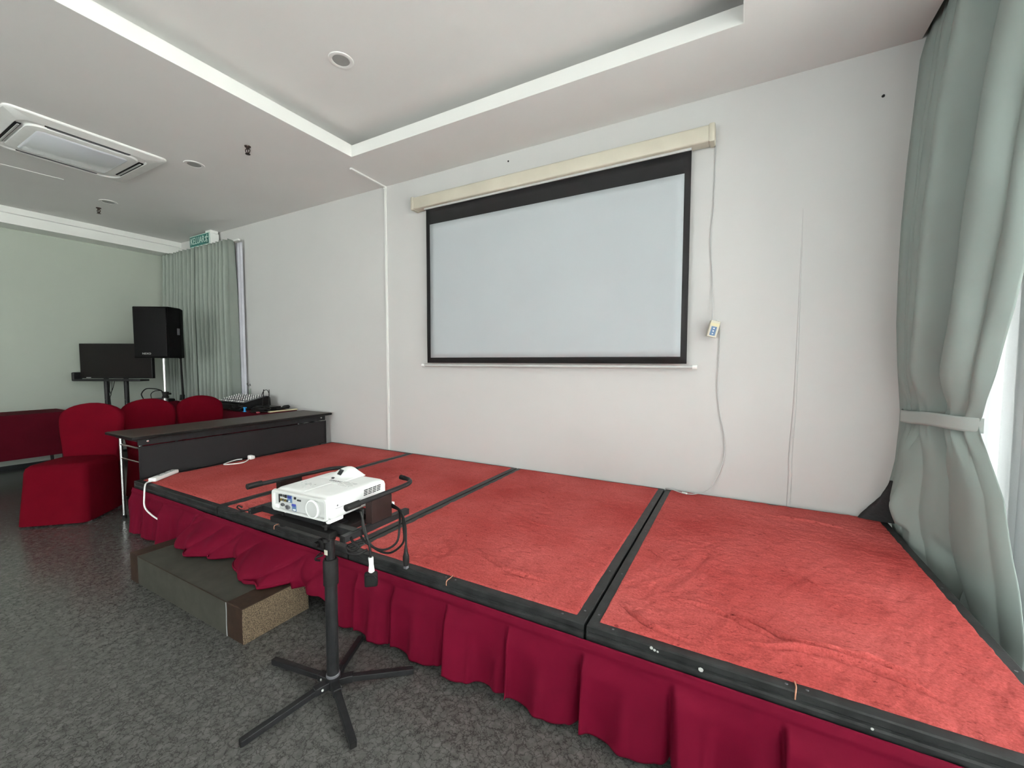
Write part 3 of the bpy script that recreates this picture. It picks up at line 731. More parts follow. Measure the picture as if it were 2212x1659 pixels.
b = BM(); tube(b, catmull([(HX - 0.02, HY - 0.02, 0.572), (HX - 0.045, HY - 0.03, 0.560), (HX - 0.052, HY - 0.028, 0.548), (HX - 0.025, HY - 0.03, 0.553)], 4), 0.004, 7); tube(b, catmull([(HX - 0.02, HY - 0.026, 0.585), (HX - 0.048, HY - 0.022, 0.566), (HX - 0.058, HY - 0.02, 0.552)], 4), 0.003, 7); obj('wing_lever', b, M['rubber'], t, True)
b = BM(); box(b, (HX - 0.010, HY - 0.0205, 0.576), (HX + 0.008, HY - 0.018, 0.596), 0.001); obj('sticker', b, M['cream'], t)
# tray head
zr = 0.700; XA, XBR = -1.812, -1.235
b = BM()
box(b, (HX - 0.05, HY - 0.035, 0.690), (HX + 0.05, HY + 0.05, 0.704), 0.003); lathe(b, [(0, 0.655), (0.022, 0.657), (0.022, 0.69), (0, 0.69)], (HX, HY, 0), 18)
tube(b, [(HX + 0.03, HY - 0.01, 0.672), (HX + 0.13, HY - 0.015, 0.668)], 0.009, 10)
obj('tilt_head', b, BMt, t, True)
for yy, rr in ((1.045, 0.014), (1.215, 0.012)):
    b = BM(); tube(b, [(XA, yy, zr), (XBR, yy, zr)], rr, square=True); obj('crossbar', b, BMt, t)
for xx in (XA, XBR):
    b = BM(); tube(b, [(xx, 0.985, zr), (xx, 1.315, zr)], 0.0115, square=True); rl = obj('side_rail', b, BMt, t)
    b = BM(); box(b, (xx - 0.009, 0.980, zr - 0.009), (xx + 0.009, 0.986, zr + 0.009), 0.001); obj('rail_plug', b, M['rubber'], rl)
b = BM(); box(b, (-1.69, 0.995, 0.676), (-1.32, 1.25, 0.698), 0.003); obj('tray_plate', b, M['rubber'], t)
for xx, s in ((XA, -1), (XBR, 1)):
    b = BM(); box(b, (xx - 0.004 + s * 0.0, 1.118, zr + 0.004), (xx + 0.006, 1.222, 0.802), 0.002); box(b, (xx - 0.030, 1.118, zr + 0.004), (xx + 0.004, 1.124, 0.795), 0.001); obj('side_plate', b, M['brown'], t)
    b = BM()
    if s > 0:
        pts = [(xx, 1.012, 0.809)] + catmull([(xx, 1.04, 0.809), (xx, 1.15, 0.810), (xx, 1.275, 0.812), (xx - 0.004, 1.335, 0.815), (xx - 0.035, 1.365, 0.818), (xx - 0.085, 1.372, 0.820)], 5)
    else:
        pts = [(xx, 0.985, 0.809)] + catmull([(xx, 1.02, 0.807), (xx, 1.15, 0.802), (xx, 1.30, 0.797), (xx + 0.006, 1.38, 0.795), (xx + 0.05, 1.425, 0.795), (xx + 0.13, 1.430, 0.795)], 5)
    tube(b, pts, 0.0095, 14)
    am = obj('side_arm', b, BMt, t, True)
    b = BM(); tube(b, [(pts[0][0], pts[0][1] - 0.012, pts[0][2]), (pts[0][0], pts[0][1] - 0.010, pts[0][2]), (pts[0][0], pts[0][1] + 0.05, pts[0][2])], [0.009, 0.0125, 0.0125], 14); obj('foam_grip', b, M['rubber'], am, True)
    b = BM(); tube(b, [pts[-1], Vector(pts[-1]) - (Vector(pts[-2]) - Vector(pts[-1])).normalized() * 0.004], 0.011, 12)
    tube(b, [pts[-3] if len(pts) > 3 else pts[-2], pts[-1]], 0.0105, 12); obj('foam_grip', b, M['rubber'], am, True)
for (kx, ky) in ((-1.655, 1.030), (-1.365, 1.015)):
    b = BM(); lathe(b, [(0, 0.652), (0.013, 0.653), (0.013, 0.668), (0.006, 0.670), (0.006, 0.712), (0.014, 0.714), (0.014, 0.722), (0, 0.723)], (kx, ky, 0), 16); obj('levelling_screw', b, M['rubber'], t, True)
b = BM(); tube(b, catmull([(-1.80, 0.985, 0.705), (-1.83, 0.96, 0.71), (-1.845, 0.95, 0.722), (-1.83, 0.948, 0.733), (-1.815, 0.955, 0.725)], 5), 0.003, 7); tube(b, catmull([(-1.80, 1.0, 0.712), (-1.85, 0.94, 0.700), (-1.89, 0.92, 0.706)], 5), 0.0035, 7); obj('cable_hook', b, M['rubber'], t, True)
b = BM(); tube(b, catmull([(-1.235, 1.02, 0.700), (-1.20, 1.0, 0.694), (-1.17, 1.0, 0.680), (-1.19, 0.99, 0.668), (-1.22, 0.99, 0.676)], 5), 0.005, 8); obj('cable_hook', b, M['rubber'], t, True)

# ------------------------------------------------------------------ projector
PW, PD = 0.326, 0.300
t = thing('projector', 'white projector with rear ports facing out, on the black stand', 'projector', (-1.489, 1.142, 0.724), R(2.6))
def rb(lo, hi, bev, seg=4): b = BM(); box(b, lo, hi, bev, None, seg); return b
z0, z1 = 0.016, 0.106
# casing: rounded shell with a softly domed lid
b = BM()
rings = []
for (w, d, r, z) in ((PW / 2 - 0.018, PD / 2 - 0.014, 0.02, z0), (PW / 2 - 0.004, PD / 2 - 0.002, 0.022, z0 + 0.010), (PW / 2, PD / 2, 0.022, z0 + 0.035), (PW / 2, PD / 2, 0.022, z1 - 0.022), (PW / 2 - 0.003, PD / 2 - 0.003, 0.022, z1 - 0.010), (PW / 2 - 0.012, PD / 2 - 0.010, 0.022, z1 - 0.003), (PW / 2 - 0.03, PD / 2 - 0.026, 0.02, z1)):
    rings.append(rrect(w, d, r, z, 6))
loft(b, rings, True, True)
obj('casing', b, M['white'], t, True, world=False, sharp=50)
yf = -PD / 2
b = BM(); loft(b, [[(x, yf - 0.002, z + 0.061) for x, z, _ in rrect(0.158, 0.043, 0.014, 0)], [(x, yf - 0.011, z + 0.061) for x, z, _ in rrect(0.156, 0.041, 0.014, 0)], [(x, yf - 0.011, z + 0.060) for x, z, _ in rrect(0.146, 0.033, 0.008, 0)], [(x, yf - 0.003, z + 0.060) for x, z, _ in rrect(0.143, 0.031, 0.006, 0)]])
obj('rear_bezel', b, mat('shaded_white_plastic', (0.60, 0.61, 0.59), 0.4, 0.03, 12), t, True, world=False, sharp=50)  # white plastic with the rear face's shade put into its colour
b = BM(); box(b, (-0.142, yf - 0.004, 0.030), (0.142, yf + 0.002, 0.090)); pp = obj('port_panel', b, M['greyplastic'], t, world=False)
yp = yf - 0.0045
def port(lo, hi, mt_, nm='port', bev=0.0008, d=0.003):
    b = BM(); box(b, (lo[0], yp - d, lo[1]), (hi[0], yp + 0.001, hi[1]), bev); return obj(nm, b, mt_, pp, world=False)
port((-0.119, 0.052), (-0.115, 0.086), M['dark'], 'slot')
port((-0.110, 0.078), (-0.101, 0.087), M['dark'])
port((-0.095, 0.078), (-0.088, 0.087), M['dark'])
port((-0.083, 0.076), (-0.072, 0.088), M['dark'])
port((-0.069, 0.060), (-0.041, 0.089), M['bluepanel'], 'port_label', d=0.001)
port((-0.066, 0.077), (-0.044, 0.086), M['vga'])
port((-0.028, 0.078), (-0.018, 0.087), M['dark'])
port((-0.010, 0.074), (0.010, 0.080), M['dark'], 'slot')
port((-0.042, 0.030), (-0.018, 0.054), M['bluepanel'], 'port_label', d=0.001)
port((-0.042, 0.049), (-0.020, 0.058), M['vga'])
for i in range(4):
    b = BM(); lathe(b, [(0.0055, 0.002), (0.0055, -0.004), (0.004, -0.004), (0.004, -0.001), (0.0015, -0.001), (0.0015, -0.005), (0, -0.005)], (0, 0, 0), 16, 'Z', Matrix.Translation((-0.104 + i * 0.0125, yp, 0.066)) @ Matrix.Rotation(R(-90), 4, 'X')); obj('round_port', b, M['chrome'] if i % 2 else M['gold'], pp, True, world=False)
for x, z, rr in ((-0.098, 0.046, 0.0085), (-0.068, 0.040, 0.011), (-0.031, 0.036, 0.004), (-0.024, 0.036, 0.004), (-0.056, 0.066, 0.004)):
    b = BM(); lathe(b, [(rr, 0.002), (rr, -0.003), (rr * 0.75, -0.004), (rr * 0.7, -0.001), (0, -0.001)], (0, 0, 0), 18, 'Z', Matrix.Translation((x, yp, z)) @ Matrix.Rotation(R(-90), 4, 'X') @ Matrix.Diagonal((1.25 if rr > 0.005 else 1, 0.75, 1, 1)))
    b2 = BM(); obj('round_port', b, M['lineng'] if rr > 0.005 else M['white'], pp, True, world=False); b2.free()
b = BM(); box(b, (-0.140, yf - 0.010, 0.030), (-0.119, yf, 0.044), 0.002); obj('lock_tab', b, M['white'], t, world=False)
b = BM(); lathe(b, [(0.036, 0), (0.036, 0.010), (0.033, 0.013), (0.030, 0.013), (0.028, 0.010), (0.0265, 0.012), (0, 0.013)], (0, 0, 0), 48, 'Z', Matrix.Translation((0.083, yf - 0.002, 0.058)) @ Matrix.Rotation(R(90), 4, 'X')); obj('speaker_cover', b, M['greyplastic'], t, True, world=False)
b = BM(); lathe(b, [(0.0355, 0), (0.0355, 0.0105), (0.0328, 0.0135), (0.0302, 0.0135), (0.0302, 0.0)], (0, 0, 0), 48, 'Z', Matrix.Translation((0.083, yf - 0.0025, 0.058)) @ Matrix.Rotation(R(90), 4, 'X')); obj('speaker_ring', b, M['white'], t, True, world=False)
# lens hood rising at the far left of the lid
b = BM()
def hood(u, v):
    x = -0.115 + 0.15 * u; y = 0.035 + 0.115 * v
    h = math.sin(PI * u) ** 1.1 * smooth01(0.0, 0.75, v) * 0.034 * (1 if v < 0.9 else (1 - (v - 0.9) * 4))
    return (x, y, z1 - 0.004 + h + 0.003)
grid(b, 26, 22, hood); o = obj('lens_hood', b, M['white'], t, True, world=False, sharp=0); solidify(o, 0.003)
b = BM(); box(b, (-0.012, -0.0015, -0.013), (0.012, 0.0015, 0.013), 0.001, Matrix.Translation((-0.036, 0.076, z1 + 0.022)) @ Matrix.Rotation(R(-38), 4, 'X') @ Matrix.Rotation(R(8), 4, 'Y')); obj('focus_slider', b, M['dark'], t, world=False)
b = BM(); box(b, (-0.052, 0.040, z1 + 0.000), (-0.040, 0.048, z1 + 0.006), 0.001); obj('zoom_lever', b, M['dark'], t, world=False)
zt = z1 + 0.0004
b = BM(); box(b, (-0.002, yf + 0.02, zt - 0.0004), (0.0, 0.0, zt + 0.0006)); box(b, (-0.002, -0.002, zt - 0.0004), (0.12, 0.0, zt + 0.0006)); obj('lid_seam', b, M['trim'], t, world=False)
for (x, y, rx) in ((-0.085, -0.060, 0.006), (-0.070, -0.050, 0.005), (-0.055, -0.060, 0.005), (-0.070, -0.070, 0.005), (-0.070, -0.060, 0.0045), (-0.105, -0.045, 0.004), (-0.115, -0.055, 0.004), (-0.035, -0.055, 0.004), (-0.035, -0.072, 0.004), (-0.10, -0.07, 0.003), (-0.045, -0.10, 0.004)):
    b = BM(); lathe(b, [(rx, 0), (rx, 0.001), (rx * 0.7, 0.002), (0, 0.002)], (x, y, zt), 14); obj('button', b, M['greyplastic'], t, True, world=False)
b = text_bm('EPSON', 0.020, 0.0003, 1.1, Matrix.Translation((-0.005, 0.022, zt + 0.0003))); obj('lettering', b, M['ink'], t, world=False)
b = BM()
for r_ in range(6):
    for c_ in range(9):
        if (r_ * 3 + c_ * 5) % 7 == 0: continue
        x = 0.035 + c_ * 0.0085; y = -0.012 + r_ * 0.0085
        box(b, (x, y, zt - 0.0003), (x + 0.0072, y + 0.0035, zt + 0.0004))
obj('notice_print', b, M['greyplastic'], t, world=False)
# grilles on the right side
b = BM()
xs_ = PW / 2
for r_ in range(9):
    if 3 <= r_ <= 4: continue
    for c_ in range(4):
        y = 0.010 + c_ * 0.024 + 0.001 * r_; z = 0.036 + r_ * 0.0066
        box(b, (xs_ - 0.001, y, z), (xs_ + 0.0006, y + 0.020, z + 0.0034))
obj('side_vent', b, M['dark'], t, world=False)
b = BM(); box(b, (xs_ - 0.001, -0.125, 0.060), (xs_ + 0.0005, 0.0, 0.0612)); lathe(b, [(0.0035, 0.0), (0.003, 0.001), (0, 0.001)], (xs_, -0.115, 0.071), 10, 'X'); obj('side_seam', b, M['ink'], t, world=False)
for x, y in ((-0.125, -0.118), (0.128, -0.125), (0.0, 0.118)):
    b = BM(); lathe(b, [(0.013, 0.020), (0.012, 0.004), (0.010, 0.0), (0, 0)], (x, y, 0), 20); obj('foot', b, M['white'], t, True, world=False)
b = BM(); box(b, (0.115, -0.135, 0.004), (0.150, -0.075, 0.022), 0.005); obj('foot_bracket', b, M['white'], t, True, world=False)

# power lead with plug, looped over the side rail
t = thing('power_lead', 'coiled black power lead with white-taped plug hanging from the projector stand', 'cable', (-1.20, 1.08, 0.70))
b = BM(); tube(b, catmull([(-1.236, 1.225, 0.752), (-1.17, 1.20, 0.750), (-1.115, 1.145, 0.715), (-1.112, 1.125, 0.66), (-1.16, 1.10, 0.632), (-1.21, 1.07, 0.660), (-1.24, 1.06, 0.70)], 8), 0.0042, 8)
tube(b, catmull([(-1.236, 1.225, 0.746), (-1.165, 1.205, 0.742), (-1.098, 1.15, 0.705), (-1.095, 1.14, 0.655), (-1.14, 1.11, 0.620), (-1.195, 1.08, 0.650), (-1.215, 1.06, 0.72), (-1.225, 1.07, 0.785)], 8), 0.0042, 8)
tube(b, catmull([(-1.236, 1.225, 0.758), (-1.15, 1.19, 0.752), (-1.09, 1.15, 0.722), (-1.076, 1.138, 0.68), (-1.076, 1.137, 0.632)], 8), 0.0042, 8)
tube(b, catmull([(-1.225, 1.06, 0.78), (-1.212, 1.07, 0.70), (-1.196, 1.074, 0.64), (-1.192, 1.074, 0.60)], 8), 0.0042, 8)
obj('lead', b, M['blackplastic'], t, True)
b = BM(); box(b, (-1.238, 1.222, 0.740), (-1.224, 1.232, 0.766), 0.002); obj('white_clip', b, M['white'], t)
b = BM(); tube(b, catmull([(-1.20, 1.05, 0.672), (-1.235, 1.01, 0.668), (-1.225, 1.0, 0.648), (-1.19, 1.01, 0.645), (-1.17, 1.04, 0.655)], 6), 0.0055, 8); obj('cable_tie_loop', b, M['rubber'], t, True)
b = BM(); tube(b, [(-1.192, 1.074, 0.607), (-1.190, 1.074, 0.58), (-1.188, 1.073, 0.545)], [0.0095, 0.0085, 0.0125], 10); obj('white_tape', b, M['white'], t, True)
mm = Matrix.Translation((-1.184, 1.066, 0.527)) @ Matrix.Rotation(R(40), 4, 'Z')
b = BM(); box(b, (-0.024, -0.006, -0.028), (0.024, 0.014, 0.028), 0.008, mm, 4); pg = obj('plug', b, M['rubber'], t, True)
b = BM(); lathe(b, [(0.0, 0), (0.020, 0.001), (0.021, 0.006), (0, 0.007)], (0, 0, 0), 20, 'Z', mm @ Matrix.Translation((0, -0.004, 0)) @ Matrix.Rotation(R(90), 4, 'X')); obj('plug_face', b, M['blackplastic'], pg, True)
b = BM(); tube(b, [(-1.076, 1.137, 0.655), (-1.076, 1.137, 0.625), (-1.076, 1.137, 0.612), (-1.076, 1.137, 0.600), (-1.076, 1.137, 0.577)], [0.0045, 0.008, 0.012, 0.0125, 0.010], 12); ic = obj('connector', b, M['rubber'], t, True)
b = BM(); box(b, (-1.083, 1.130, 0.565), (-1.069, 1.144, 0.579), 0.001); obj('connector_tip', b, M['lineng'], ic)

# ------------------------------------------------------------------ white extension strip and loose plug on the stage
t = thing('power_strip', 'white power strip lying on the far left corner of the stage', 'power strip', (-4.01, 1.52, SZ + 0.002))
d = Vector((-0.156, 0.212, 0)).normalized()
mm = frame_mtx((-3.945, 1.425, SZ + 0.008), d, Vector((0, 0, 1)).cross(d))
b = BM(); box(b, (0, -0.028, 0), (0.27, 0.028, 0.030), 0.008, mm, 3); cs = obj('case', b, M['white'], t, True)
for i in range(3):
    b = BM(); box(b, (0.06 + i * 0.065, -0.020, 0.0295), (0.105 + i * 0.065, 0.020, 0.0315), 0.001, mm); sk = obj('socket', b, M['greyplastic'], cs)
    b = BM(); box(b, (0.075 + i * 0.065, -0.002, 0.0305), (0.082 + i * 0.065, 0.003, 0.0322), 0, mm); box(b, (0.090 + i * 0.065, -0.010, 0.0305), (0.094 + i * 0.065, -0.004, 0.0322), 0, mm); box(b, (0.090 + i * 0.065, 0.004, 0.0305), (0.094 + i * 0.065, 0.010, 0.0322), 0, mm); obj('socket_holes', b, M['dark'], sk)
b = BM(); tube(b, catmull([(-3.945, 1.428, 0.416), (-3.93, 1.39, 0.415), (-3.875, 1.357, 0.405), (-3.842, 1.338, 0.33), (-3.838, 1.335, 0.272), (-3.80, 1.335, 0.240), (-3.70, 1.335, 0.215), (-3.62, 1.345, 0.195)], 6), 0.0055, 9); obj('cord', b, M['white'], t, True)
t = thing('loose_plug', 'white plug on a short white cord lying by the black table panel', 'plug', (-4.05, 2.2, SZ + 0.002))
b = BM(); tube(b, catmull([(-4.10, 2.17, 0.414), (-4.125, 2.12, 0.412), (-4.048, 1.984, 0.412), (-3.985, 2.03, 0.412), (-3.965, 2.11, 0.412), (-4.03, 2.19, 0.416), (-4.045, 2.205, 0.418)], 7), 0.0052, 8); obj('cord', b, M['white'], t, True)
b = BM(); box(b, (-4.072, 2.20, 0.408), (-4.022, 2.238, 0.448), 0.009, None, 3); box(b, (-4.062, 2.236, 0.410), (-4.032, 2.252, 0.440), 0.006); obj('plug_body', b, M['white'], t, True)

# ------------------------------------------------------------------ black folding table
t = thing('folding_table', 'long black folding table with perforated front panel beside the stage', 'table', (-4.36, 2.27, 0))
b = BM(); box(b, (-4.605, 1.372, 0.724), (-4.100, 3.155, 0.750), 0.004); obj('tabletop', b, M['tabletop'], t)
b = BM(); box(b, (-4.608, 1.366, 0.727), (-4.097, 1.374, 0.747), 0.003); box(b, (-4.101, 1.368, 0.727), (-4.094, 3.158, 0.747), 0.003); box(b, (-4.608, 3.153, 0.727), (-4.097, 3.161, 0.747), 0.003); obj('edge_band', b, M['blackplastic'], t)
b = BM(); box(b, (-4.168, 1.425, 0.668), (-4.150, 3.11, 0.722), 0.002); ap = obj('apron', b, M['blackmetal'], t)
for y in (1.485, 3.06):
    b = BM(); lathe(b, [(0.009, 0), (0.007, 0.003), (0, 0.004)], (-4.150, y, 0.698), 14, 'X'); obj('bolt', b, M['chrome'], ap, True)
b = BM(); box(b, (-4.164, 1.435, 0.405), (-4.156, 3.115, 0.658), 0.001); pl = obj('modesty_panel', b, M['perf'], t)
b = BM()
for lo, hi in (((-4.160, 1.425, 0.400), (-4.150, 1.437, 0.660)), ((-4.160, 3.108, 0.400), (-4.150, 3.120, 0.660)), ((-4.160, 1.425, 0.652), (-4.150, 3.12, 0.660)), ((-4.160, 1.425, 0.400), (-4.150, 3.12, 0.408))): box(b, lo, hi, 0.001)
obj('panel_rim', b, M['blackmetal'], pl)
for y in (1.455, 3.07):
    for x in (-4.575, -4.20):
        b = BM(); tube(b, [(x, y, 0.02), (x, y, 0.70)], 0.0125, 16); lg = obj('leg', b, M['chrome'], t, True)
        b = BM(); tube(b, [(x, y, 0.0), (x, y, 0.025)], 0.016, 14); obj('leg_cap', b, M['rubber'], lg, True)
    b = BM(); tube(b, [(-4.575, y, 0.635), (-4.20, y, 0.635)], 0.009, 10); tube(b, [(-4.575, y, 0.52), (-4.20, y, 0.52)], 0.007, 10); obj('cross_brace', b, M['chrome'] if y < 2 else M['blackmetal'], t, True)
    b = BM(); box(b, (-4.59, y - 0.03, 0.695), (-4.18, y + 0.03, 0.724), 0.003); obj('leg_bracket', b, M['blackmetal'], t)

# ------------------------------------------------------------------ covered banquet chairs
def make_chair(label):
    t = thing('banquet_chair', label, 'chair', (0, 0, 0), 0, 'red covered banquet chairs')
    # local: front is -y, back is +y
    b = BM()
    rings = [rrect(0.221, 0.262, 0.05, 0.012), rrect(0.215, 0.248, 0.05, 0.15), rrect(0.206, 0.228, 0.05, 0.33), rrect(0.202, 0.220, 0.05, 0.43), rrect(0.197, 0.214, 0.055, 0.462), rrect(0.180, 0.195, 0.06, 0.482), rrect(0.15, 0.15, 0.06, 0.488)]
    # slight sag between the feet
    rr = []
    for ri, ring in enumerate(rings):
        out = []
        for x, y, z in ring:
            if ri == 0: z += 0.018 * (1 - min(1, abs(x) / 0.26) ** 3) * (1 - min(1, abs(y) / 0.26) ** 3) * 0
            out.append((x, y, z))
        rr.append(out)
    loft(b, rr, False, True)
    obj('seat_cover', b, M['chair'], t, True, world=False, sharp=60)
    b = BM(); prof = []
    for k in range(0, 41):
        a = k / 40
        # outline across the back: arched top with soft shoulders
        x = -0.225 + 0.45 * a
        prof.append(x)
    def half(z):
        return 0.208 + 0.018 * math.sin(max(0, min(1, (z - 0.3) / 0.5)) * PI)
    rings = []
    for k, z in enumerate([0.10, 0.25, 0.40, 0.50, 0.60, 0.70, 0.76, 0.80, 0.835, 0.865, 0.89, 0.912, 0.930, 0.943, 0.950, 0.9528]):
        w = 0.190 + 0.038 * smooth01(0.42, 0.80, z)
        if z > 0.80: w *= max(0.0004, 1 - ((z - 0.80) / 0.153) ** 2.4) ** 0.5
        th = 0.034 if z < 0.88 else 0.034 * (1 - (z - 0.88) / 0.1)
        lean = 0.215 + 0.10 * max(0, (z - 0.42)) 
        rings.append([(x, y + lean, z) for x, y, _ in rrect(max(w, 0.03), max(th, 0.012), min(0.030, th * 0.9, w * 0.5), 0, 5)])
    loft(b, rings, True, True)
    obj('back_cover', b, M['chair'], t, True, world=False, sharp=60)
    for x in (-0.19, 0.19):
        for y in (-0.18, 0.20):
            b = BM(); tube(b, [(x, y, 0.0), (x, y, 0.30)], 0.013, 10); obj('leg', b, M['greyplastic'], t, True, world=False)
    return t
def dup(root, loc, rz, label):
    r = root.copy(); C.objects.link(r); r.scale = (1, 1, 1); r.location = loc; r.rotation_euler = (0, 0, rz); r['label'] = label
    for ch in list(root.children):
        c = ch.copy(); C.objects.link(c); c.parent = r
    return r
ch1 = make_chair('red covered chair angled outward at the end of the black table')
# facing direction (.69,-.73): local -y -> that
ch1.location = (-5.028, 1.282, 0); ch1.scale = (1.07, 1, 1); ch1.rotation_euler = (0, 0, math.atan2(0.69, 0.73))
dup(ch1, (-5.05, 1.915, 0), R(90), 'middle red covered chair, tucked behind the black folding table')
dup(ch1, (-5.05, 2.38, 0), R(90), 'farthest red covered chair behind the black table, nearest the mixer')

# ------------------------------------------------------------------ cloth covered tables
def clothed_table(name, label, x0, x1, y0, y1, z, zb, legs=True):
    t = thing(name, label, 'table', ((x0 + x1) / 2, (y0 + y1) / 2, 0))
    b = BM(); box(b, (x0 + 0.015, y0 + 0.015, z - 0.03), (x1 - 0.015, y1 - 0.015, z - 0.004)); obj('tabletop', b, M['brown'], t)
    b = BM()
    per = rrect((x1 - x0) / 2, (y1 - y0) / 2, 0.02, 0, 3)
    # resample the perimeter densely for gentle folds
    P = [Vector(p) for p in per]; dens = []
    for a, c in zip(P, P[1:] + P[:1]):
        n = max(1, int((c - a).length / 0.04))
        for k in range(n): dens.append(a + (c - a) * k / n)
    cx_, cy_ = (x0 + x1) / 2, (y0 + y1) / 2
    rings = []
    for (zz, am) in ((z, -0.004), (z - 0.012, 0.002), (z - 0.15, 0.004), (zb + (z - zb) * 0.4, 0.008), (zb, 0.012)):
        ring = []
        for i, p in enumerate(dens):
            dd = Vector((p.x, p.y, 0)).normalized()
            o_ = am + (am * 0.8 * math.sin(i * 0.9) if zz < z - 0.05 else 0)
            ring.append((cx_ + p.x + dd.x * o_, cy_ + p.y + dd.y * o_, zz))
        rings.append(ring)
    V = [[b.verts.new(p) for p in r] for r in rings]; n = len(V[0])
    for a, c in zip(V, V[1:]):
        for k in range(n): b.faces.new([a[k], a[(k + 1) % n], c[(k + 1) % n], c[k]])
    b.faces.new(V[0]); bmesh.ops.recalc_face_normals(b, faces=b.faces)
    o = obj('cloth_cover', b, M['cloth'], t, True, sharp=40)
    for x in (x0 + 0.06, x1 - 0.06):
        for y in (y0 + 0.08, y1 - 0.08):
            b = BM(); tube(b, [(x, y, 0), (x, y, z - 0.03)], 0.015, 10); obj('leg', b, M['blackmetal'], t, True)
    return t
clothed_table('covered_table', 'long table under dark maroon cloth along the green wall', -7.75, -7.20, -0.9, 1.85, 0.722, 0.212)
clothed_table('covered_table', 'maroon covered table against the back wall holding the mixer', -5.83, -4.66, 2.67, 3.12, 0.75, 0.03)
clothed_table('covered_table', 'small maroon covered stand behind the middle chair, under the black case', -7.00, -6.62, 2.42, 2.74, 0.80, 0.03)

# mixer
t = thing('audio_mixer', 'black sloping audio mixer with rows of knobs on the maroon table', 'audio mixer', (-5.45, 2.9, 0.75))
b = BM()
x0, x1 = -5.79, -5.16
pr = [(2.74, 0.752), (2.74, 0.815), (2.78, 0.832), (3.06, 0.905), (3.09, 0.89), (3.10, 0.752)]
A = [b.verts.new((x0, y, z)) for y, z in pr]; B = [b.verts.new((x1, y, z)) for y, z in pr]
for i in range(len(pr)): b.faces.new([A[i], B[i], B[(i + 1) % 6], A[(i + 1) % 6]])
b.faces.new(A); b.faces.new(B[::-1]); bmesh.ops.recalc_face_normals(b, faces=b.faces); bmesh.ops.bevel(b, geom=b.edges[:], offset=0.005, segments=2, affect='EDGES')
obj('chassis', b, M['blackplastic'], t)
b = BM(); box(b, (0.015, 0.01, 0), (0.625, 0.30, 0.002), 0, frame_mtx((x0, 2.76, 0.8362), (1, 0, 0), (0, 0.30, 0.07))); fp = obj('control_surface', b, M['lineng'], t)
mmx = frame_mtx((x0, 2.76, 0.838), (1, 0, 0), (0, 0.30, 0.07))
for i in range(12):
    b = BM()
    for j in range(7):
        lathe(b, [(0.006, 0), (0.005, 0.014), (0, 0.015)], (0, 0, 0), 8, 'Z', mmx @ Matrix.Translation((0.04 + i * 0.048, 0.10 + j * 0.03, 0)))
    box(b, (0.034 + i * 0.048, 0.03, 0), (0.046 + i * 0.048, 0.048, 0.012), 0.001, mmx)
    obj('knob_column', b, M['greyplastic'] if i % 3 else M['white'], fp)
b = BM(); tube(b, catmull([(-5.33, 3.08, 0.90), (-5.32, 3.10, 0.955), (-5.25, 3.10, 0.975), (-5.19, 3.09, 0.94), (-5.17, 3.08, 0.90)], 6), 0.004, 7); obj('mixer_cable', b, M['rubber'], t, True)

def small(name, label, cat, bm, mt_, **k): return tag(obj(name, bm, mt_, **k), label, cat)
# radio receiver with two antennas
t = thing('wireless_receiver', 'flat black wireless receiver with two upright antennas on the maroon table', 'receiver', (-4.93, 2.93, 0.75))
b = BM(); box(b, (-5.10, 2.86, 0.752), (-4.83, 3.02, 0.800), 0.004); obj('case', b, M['blackplastic'], t)
for a, c in (((-4.945, 2.865, 0.79), (-4.93, 2.875, 1.005)), ((-4.860, 2.89, 0.79), (-4.863, 2.90, 1.005))):
    b = BM(); tube(b, [a, tuple((Vector(a) + Vector(c)) / 2), c], [0.008, 0.006, 0.004], 8); obj('antenna', b, M['rubber'], t, True)
# heap of black cables
b = BM()
for k in range(9):
    cx_ = -4.90 + 0.10 * random.random(); cy_ = 2.76 + 0.03 * random.random(); rr_ = 0.05 + 0.04 * random.random()
    tube(b, [(cx_ + rr_ * math.cos(a * PI / 8) * 1.3, cy_ + rr_ * math.sin(a * PI / 8) * 0.8, 0.760 + 0.006 * k + 0.004 * math.sin(a + k)) for a in range(17)], 0.006, 6)
small('cable_coil', 'coiled dark cable heap in front of the receiver', 'cable', b, M['rubber'], smooth=True)
b = BM()
for k in range(6):
    cx_ = -5.28 + 0.14 * random.random(); cy_ = 2.72 + 0.02 * random.random(); rr_ = 0.04 + 0.03 * random.random()
    tube(b, [(cx_ + rr_ * math.cos(a * PI / 8) * 1.6, cy_ - 0.025 + rr_ * math.sin(a * PI / 8) * 0.4, 0.760 + 0.012 * k + 0.004 * math.sin(a * 2 + k)) for a in range(17)], 0.006, 6)
small('cable_coil', 'tangled black cables in front of the mixer', 'cable', b, M['blackplastic'], smooth=True)
b = BM(); box(b, (-5.03, 2.695, 0.753), (-5.01, 2.71, 0.800), 0.003); box(b, (-5.03, 2.69, 0.795), (-4.995, 2.715, 0.806), 0.003); box(b, (-5.03, 2.685, 0.752), (-4.995, 2.71, 0.758), 0.002)
small('cable_clip', 'small bright blue clip standing by the tangled cables', 'clip', b, M['blue'])
b = BM(); box(b, (-4.775, 2.69, 0.752), (-4.745, 2.72, 0.766), 0.004); small('adapter', 'small faded red adapter at the edge of the cable heap', 'adapter', b, M['pink'])
b = BM(); box(b, (0, -0.02, 0), (0.34, 0.02, 0.014), 0.004, frame_mtx((-4.70, 2.79, 0.752), (0.02, 1, 0), (-1, 0, 0))); small('wooden_batten', 'pale yellow wooden batten near the wall end of the maroon table', 'batten', b, M['yellow'])
t = thing('microphone', 'short black microphone lying near the yellow batten', 'microphone', (-4.78, 3.04, 0.78))
